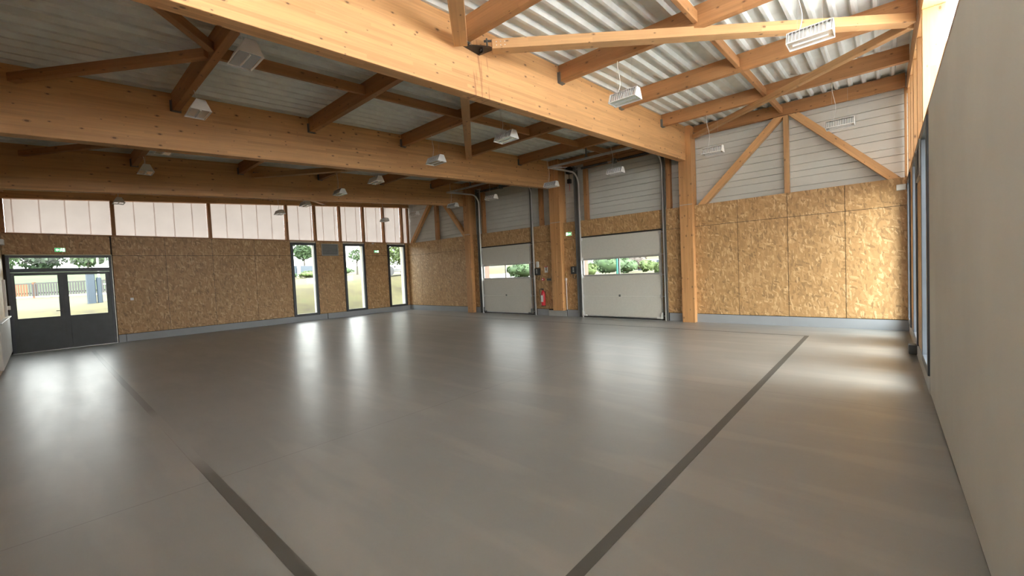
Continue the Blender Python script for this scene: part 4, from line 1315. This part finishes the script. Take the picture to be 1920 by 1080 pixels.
def bush(x_, y_, rx, ry, h, mat, seed, label, n_=700, leaf=.09):
    z0 = gz(x_, y_)
    r = empty('garden_bush', (x_, y_, z0), label, 'bush', 'bushes outside')
    # solid inner volume keeps the bush opaque
    vs, fs = [], []
    nu, nv = 14, 8
    for j in range(nv + 1):
        for i in range(nu):
            a, b = 2 * PI * i / nu, PI * j / nv
            k_ = .86 + .06 * math.sin(3 * a + seed) * math.sin(b)
            vs.append((x_ + rx * k_ * math.sin(b) * math.cos(a), y_ + ry * k_ * math.sin(b) * math.sin(a), z0 + h * .48 + h * .46 * k_ * math.cos(b)))
    for j in range(nv):
        for i in range(nu):
            fs.append((j * nu + i, j * nu + (i + 1) % nu, (j + 1) * nu + (i + 1) % nu, (j + 1) * nu + i))
    MB().add(vs, fs).build('bush_body', mat, r, smooth=True)
    foliage((x_, y_, z0 + h * .48), rx, ry, h * .5, n_, leaf, seed, .86).build('leaves', mat, r)
# through the double door and tall windows
tree(-64, -3.0, 3.0, 2.1, LEAFM, 1, 'green tree on the bank, at the hinge side of the transom', leaf=.3)
tree(-67, 0.3, 3.3, 2.0, LEAFD, 2, 'dark green tree in the middle of the transom', leaf=.3)
tree(-63, 3.6, 2.8, 1.6, LEAFM, 3, 'green tree right of the middle of the transom'.replace('right of', 'just past'), leaf=.3)
tree(-66, 7.2, 3.2, 2.0, LEAFD, 8, 'green tree behind the white mast in the transom', leaf=.3)
tree(-46.2, 18.9, 3.3, 1.15, LEAFM, 4, 'rounded green tree behind the slate wall', leaf=.14, n_=1500)
tree(-43.0, 16.3, 4.9, 1.75, LEAFD, 5, 'dark open tree crown filling the top of the first tall window', leaf=.14, n_=520)
tree(-33.0, 17.75, 2.3, .85, LEAFM, 6, 'small open tree on the lawn in the middle tall window', leaf=.10, n_=420)
tree(-21.2, 14.35, 3.5, 1.25, LEAFL, 7, 'light green tree hanging over the parked van', leaf=.10, n_=1300)
# picket fence with orange posts, one object
rf = empty('picket_fence', (-38.6, .6, gz(-38.6, .6)), 'weathered wooden picket fence with orange posts beyond the double door', 'fence')
def fl(t):
    x_ = -41.6 + 7.6 * t
    y_ = -2.2 + 6.8 * t
    return x_, y_, gz(x_, y_) + .0
fd = Vector((7.6, 6.8, 0)).normalized()
fn = Vector((-fd.y, fd.x, 0))
def fbox(t, w_, d_, z0, z1, off=0):
    x_, y_, z_ = fl(t)
    c = Vector((x_, y_, z_)) + fn * off
    a, b = fd * w_ / 2, fn * d_ / 2
    q = [c - a - b, c + a - b, c + a + b, c - a + b]
    return MB().hexa([p + Vector((0, 0, z0)) for p in q], [p + Vector((0, 0, z1)) for p in q])
for t in (.115, .29, .47, .62, .735, .93):
    fbox(t, .13, .13, -.2, .98, .08).build('fence_post', BROWNF, rf)
for i in range(60):
    t = .005 + i * .0165
    m_ = BROWNF if .13 < t < .26 else GREYF
    fbox(t, .11, .02, .12, .86).build('picket', m_, rf)
for zz in (.2, .8, -.03):
    a, b = fl(0), fl(1)
    mb = MB()
    pa, pb = Vector(a) + fn * .03, Vector(b) + fn * .03
    mb.hexa([pa + Vector((0, 0, zz)), pb + Vector((0, 0, zz)), pb + fn * .04 + Vector((0, 0, zz)), pa + fn * .04 + Vector((0, 0, zz))],
            [pa + Vector((0, 0, zz + .08)), pb + Vector((0, 0, zz + .08)), pb + fn * .04 + Vector((0, 0, zz + .08)), pa + fn * .04 + Vector((0, 0, zz + .08))])
    mb.build('fence_rail', PALE if zz < 0 else GREYF, rf)
# blue grey steel post block with a thin mast
z0 = gz(-25.3, 1.6)
r = empty('waste_column', (-25.3, 1.6, z0), 'tall blue grey steel column standing on the lawn beyond the double door', 'column post', kind='thing')
MB().bbox(-25.55, 1.35, z0 - .05, -25.15, 1.62, z0 + 1.28, .03).bbox(-25.45, 1.66, z0 - .05, -25.2, 1.82, z0 + 1.1, .03).build('column_body', BLUEG, r)
MB().bbox(-25.6, 1.32, z0 + 1.28, -25.1, 1.86, z0 + 1.33, .01).build('column_cap', PALE, r)
MB().tube([(-25.0, 1.85, z0 + .8), (-25.0, 2.25, z0 + .78)], .015, 6).tube([(-25.0, 2.0, z0 + .75), (-24.95, 2.2, z0 + .55)], .015, 6).build('side_arm', WHITE, r)
z0 = gz(-28.2, 1.95)
tag(MB().tube([(-28.2, 1.95, z0), (-28.2, 1.95, z0 + 4.2)], .035, 8).build('mast', WHITE), 'thin white mast on the lawn seen through the transom', 'mast')
# slate wall and low hedge in the first tall window
z0 = gz(-41.5, 16.8)
r = empty('garden_wall', (-41.5, 16.8, z0), 'slate blue garden wall beyond the lawn with a pale post', 'wall', kind='thing')
MB().bbox(-44.5, 13.4, z0 - .2, -44.3, 22, z0 + 1.1, .02).build('slate_panel', BLUEG, r)
MB().bbox(-44.2, 17.35, z0 - .2, -44.0, 17.6, z0 + 1.15, .01).build('pale_post', WHITE, r)
bush(-36.2, 13.2, 1.3, .9, .55, LEAFM, 11, 'low clipped hedge on the lawn before the slate wall', leaf=.07)
bush(-35.3, 14.9, 1.2, 1.0, .55, LEAFL, 12, 'low light hedge next to the clipped one', leaf=.07)
bush(-34.4, 16.9, .9, 1.2, .8, LEAFM, 13, 'shrubs at the foot of the small open tree', leaf=.07)
# parked white van in the last tall window
vx, vy = -24.9, 16.3
z0 = gz(vx, vy)
r = empty('parked_van', (vx, vy, z0), 'white van parked under the light green tree, in the corner window', 'van')
prof = [(14.6, .30), (17.9, .30), (18.15, .45), (18.2, .85), (17.75, 1.05), (17.35, 1.50), (17.1, 1.58), (14.7, 1.58), (14.6, 1.45)]
MB().prism([(p[0], z0 + p[1]) for p in prof], 'x', vx - .8, vx + .8).build('van_body', VANW, r)
for a, b in ((15.65, 16.0), (16.12, 16.45), (16.7, 17.1)):
    MB().bbox(vx + .795, a, z0 + 1.0, vx + .812, b, z0 + 1.30, .01).build('van_window', BLACK, r)
for yy in (15.25, 17.4):
    MB().tube([(vx + .62, yy, z0 + .3), (vx + .82, yy, z0 + .3)], .30, 18).tube([(vx - .82, yy, z0 + .3), (vx - .62, yy, z0 + .3)], .30, 18).build('van_wheel', BLACK, r)
MB().bbox(vx + .80, 14.7, z0 + .34, vx + .815, 18.0, z0 + .42, .004).build('side_trim', DGREY, r)
# behind the garage doors
for xj, sg, nn in ((G1[0], 1, 'narrow garage door opening, braced bay side'), (G1[1], -1, 'narrow garage door opening, extinguisher side'), (G2[0], 1, 'wide garage door opening, exit sign side'), (G2[1], -1, 'wide garage door opening, column side')):
    o = timber('jamb_lining', (xj + sg * .014, YB + .17, 0), (xj + sg * .014, YB + .17, 2.62), .30, .024, PORCH, 'center')
    tag(o, 'reddish timber lining of the ' + nn, 'door lining', kind='structure')
bush(-16.8, 19.9, 1.05, .9, 1.05, LEAFM, 21, 'green shrub filling the pane of the narrow garage door', leaf=.1)
bush(-15.0, 21.5, .95, .85, 1.15, LEAFL, 22, 'lighter green shrub at the pane edge of the narrow garage door', leaf=.1)
bush(-11.9, 19.5, .62, .6, .75, LEAFL, 23, 'low round bush in the wide garage door pane, beside the door lining')
bush(-12.7, 23.3, 1.15, 1.0, 1.30, LEAFM, 24, 'big clipped green bush behind the round low one', leaf=.08)
bush(-12.45, 25.4, .7, .7, 1.0, LEAFM, 25, 'clipped green bush just past the green pole', leaf=.08)
bush(-11.7, 26.7, .55, .55, .85, LEAFL, 26, 'clipped bush between the green pole and the brown shrub', leaf=.08)
bush(-13.7, 29.0, 1.0, .9, 1.5, LEAFR, 27, 'brownish shrub seen in the wide garage door window', leaf=.09)
bush(-14.9, 24.2, .8, .6, 1.6, LEAFW, 28, 'white flowering shrub behind the round bushes', leaf=.08, n_=500)
bush(-8.05, 19.9, .35, .35, .62, LEAFL, 29, 'small yellowish shrub at the edge of the wide garage door pane')
tag(MB().tube([(-9.52, 18.32, gz(-9.5, 18.3) - .1), (-9.52, 18.32, gz(-9.5, 18.3) + 2.6)], .055, 12).build('green_pole', GREEN), 'green pole standing in front of the clipped bushes', 'pole')
z0 = gz(-14.4, 32.8)
for x_, y_, m_, lab in ((-14.9, 33.0, BLUEG, 'blue grey container on the drive'), (-14.25, 33.3, WHITE, 'pale container beside the blue grey one'), (-13.55, 33.6, BLUEG, 'second blue grey container, next to the yellowish shrub')):
    r = empty('recycling_container', (x_, y_, z0), lab + ' in the wide door pane', 'container', 'containers outside')
    MB().bbox(x_ - .28, y_ - .3, z0, x_ + .28, y_ + .3, z0 + .8, .03).build('container_body', m_, r)
    MB().bbox(x_ - .30, y_ - .32, z0 + .8, x_ + .30, y_ + .32, z0 + .86, .02).build('container_lid', PALE, r)
    MB().bbox(x_ - .12, y_ - .312, z0 + .45, x_ + .12, y_ - .301, z0 + .6, .005).build('container_slot', DGREY, r)
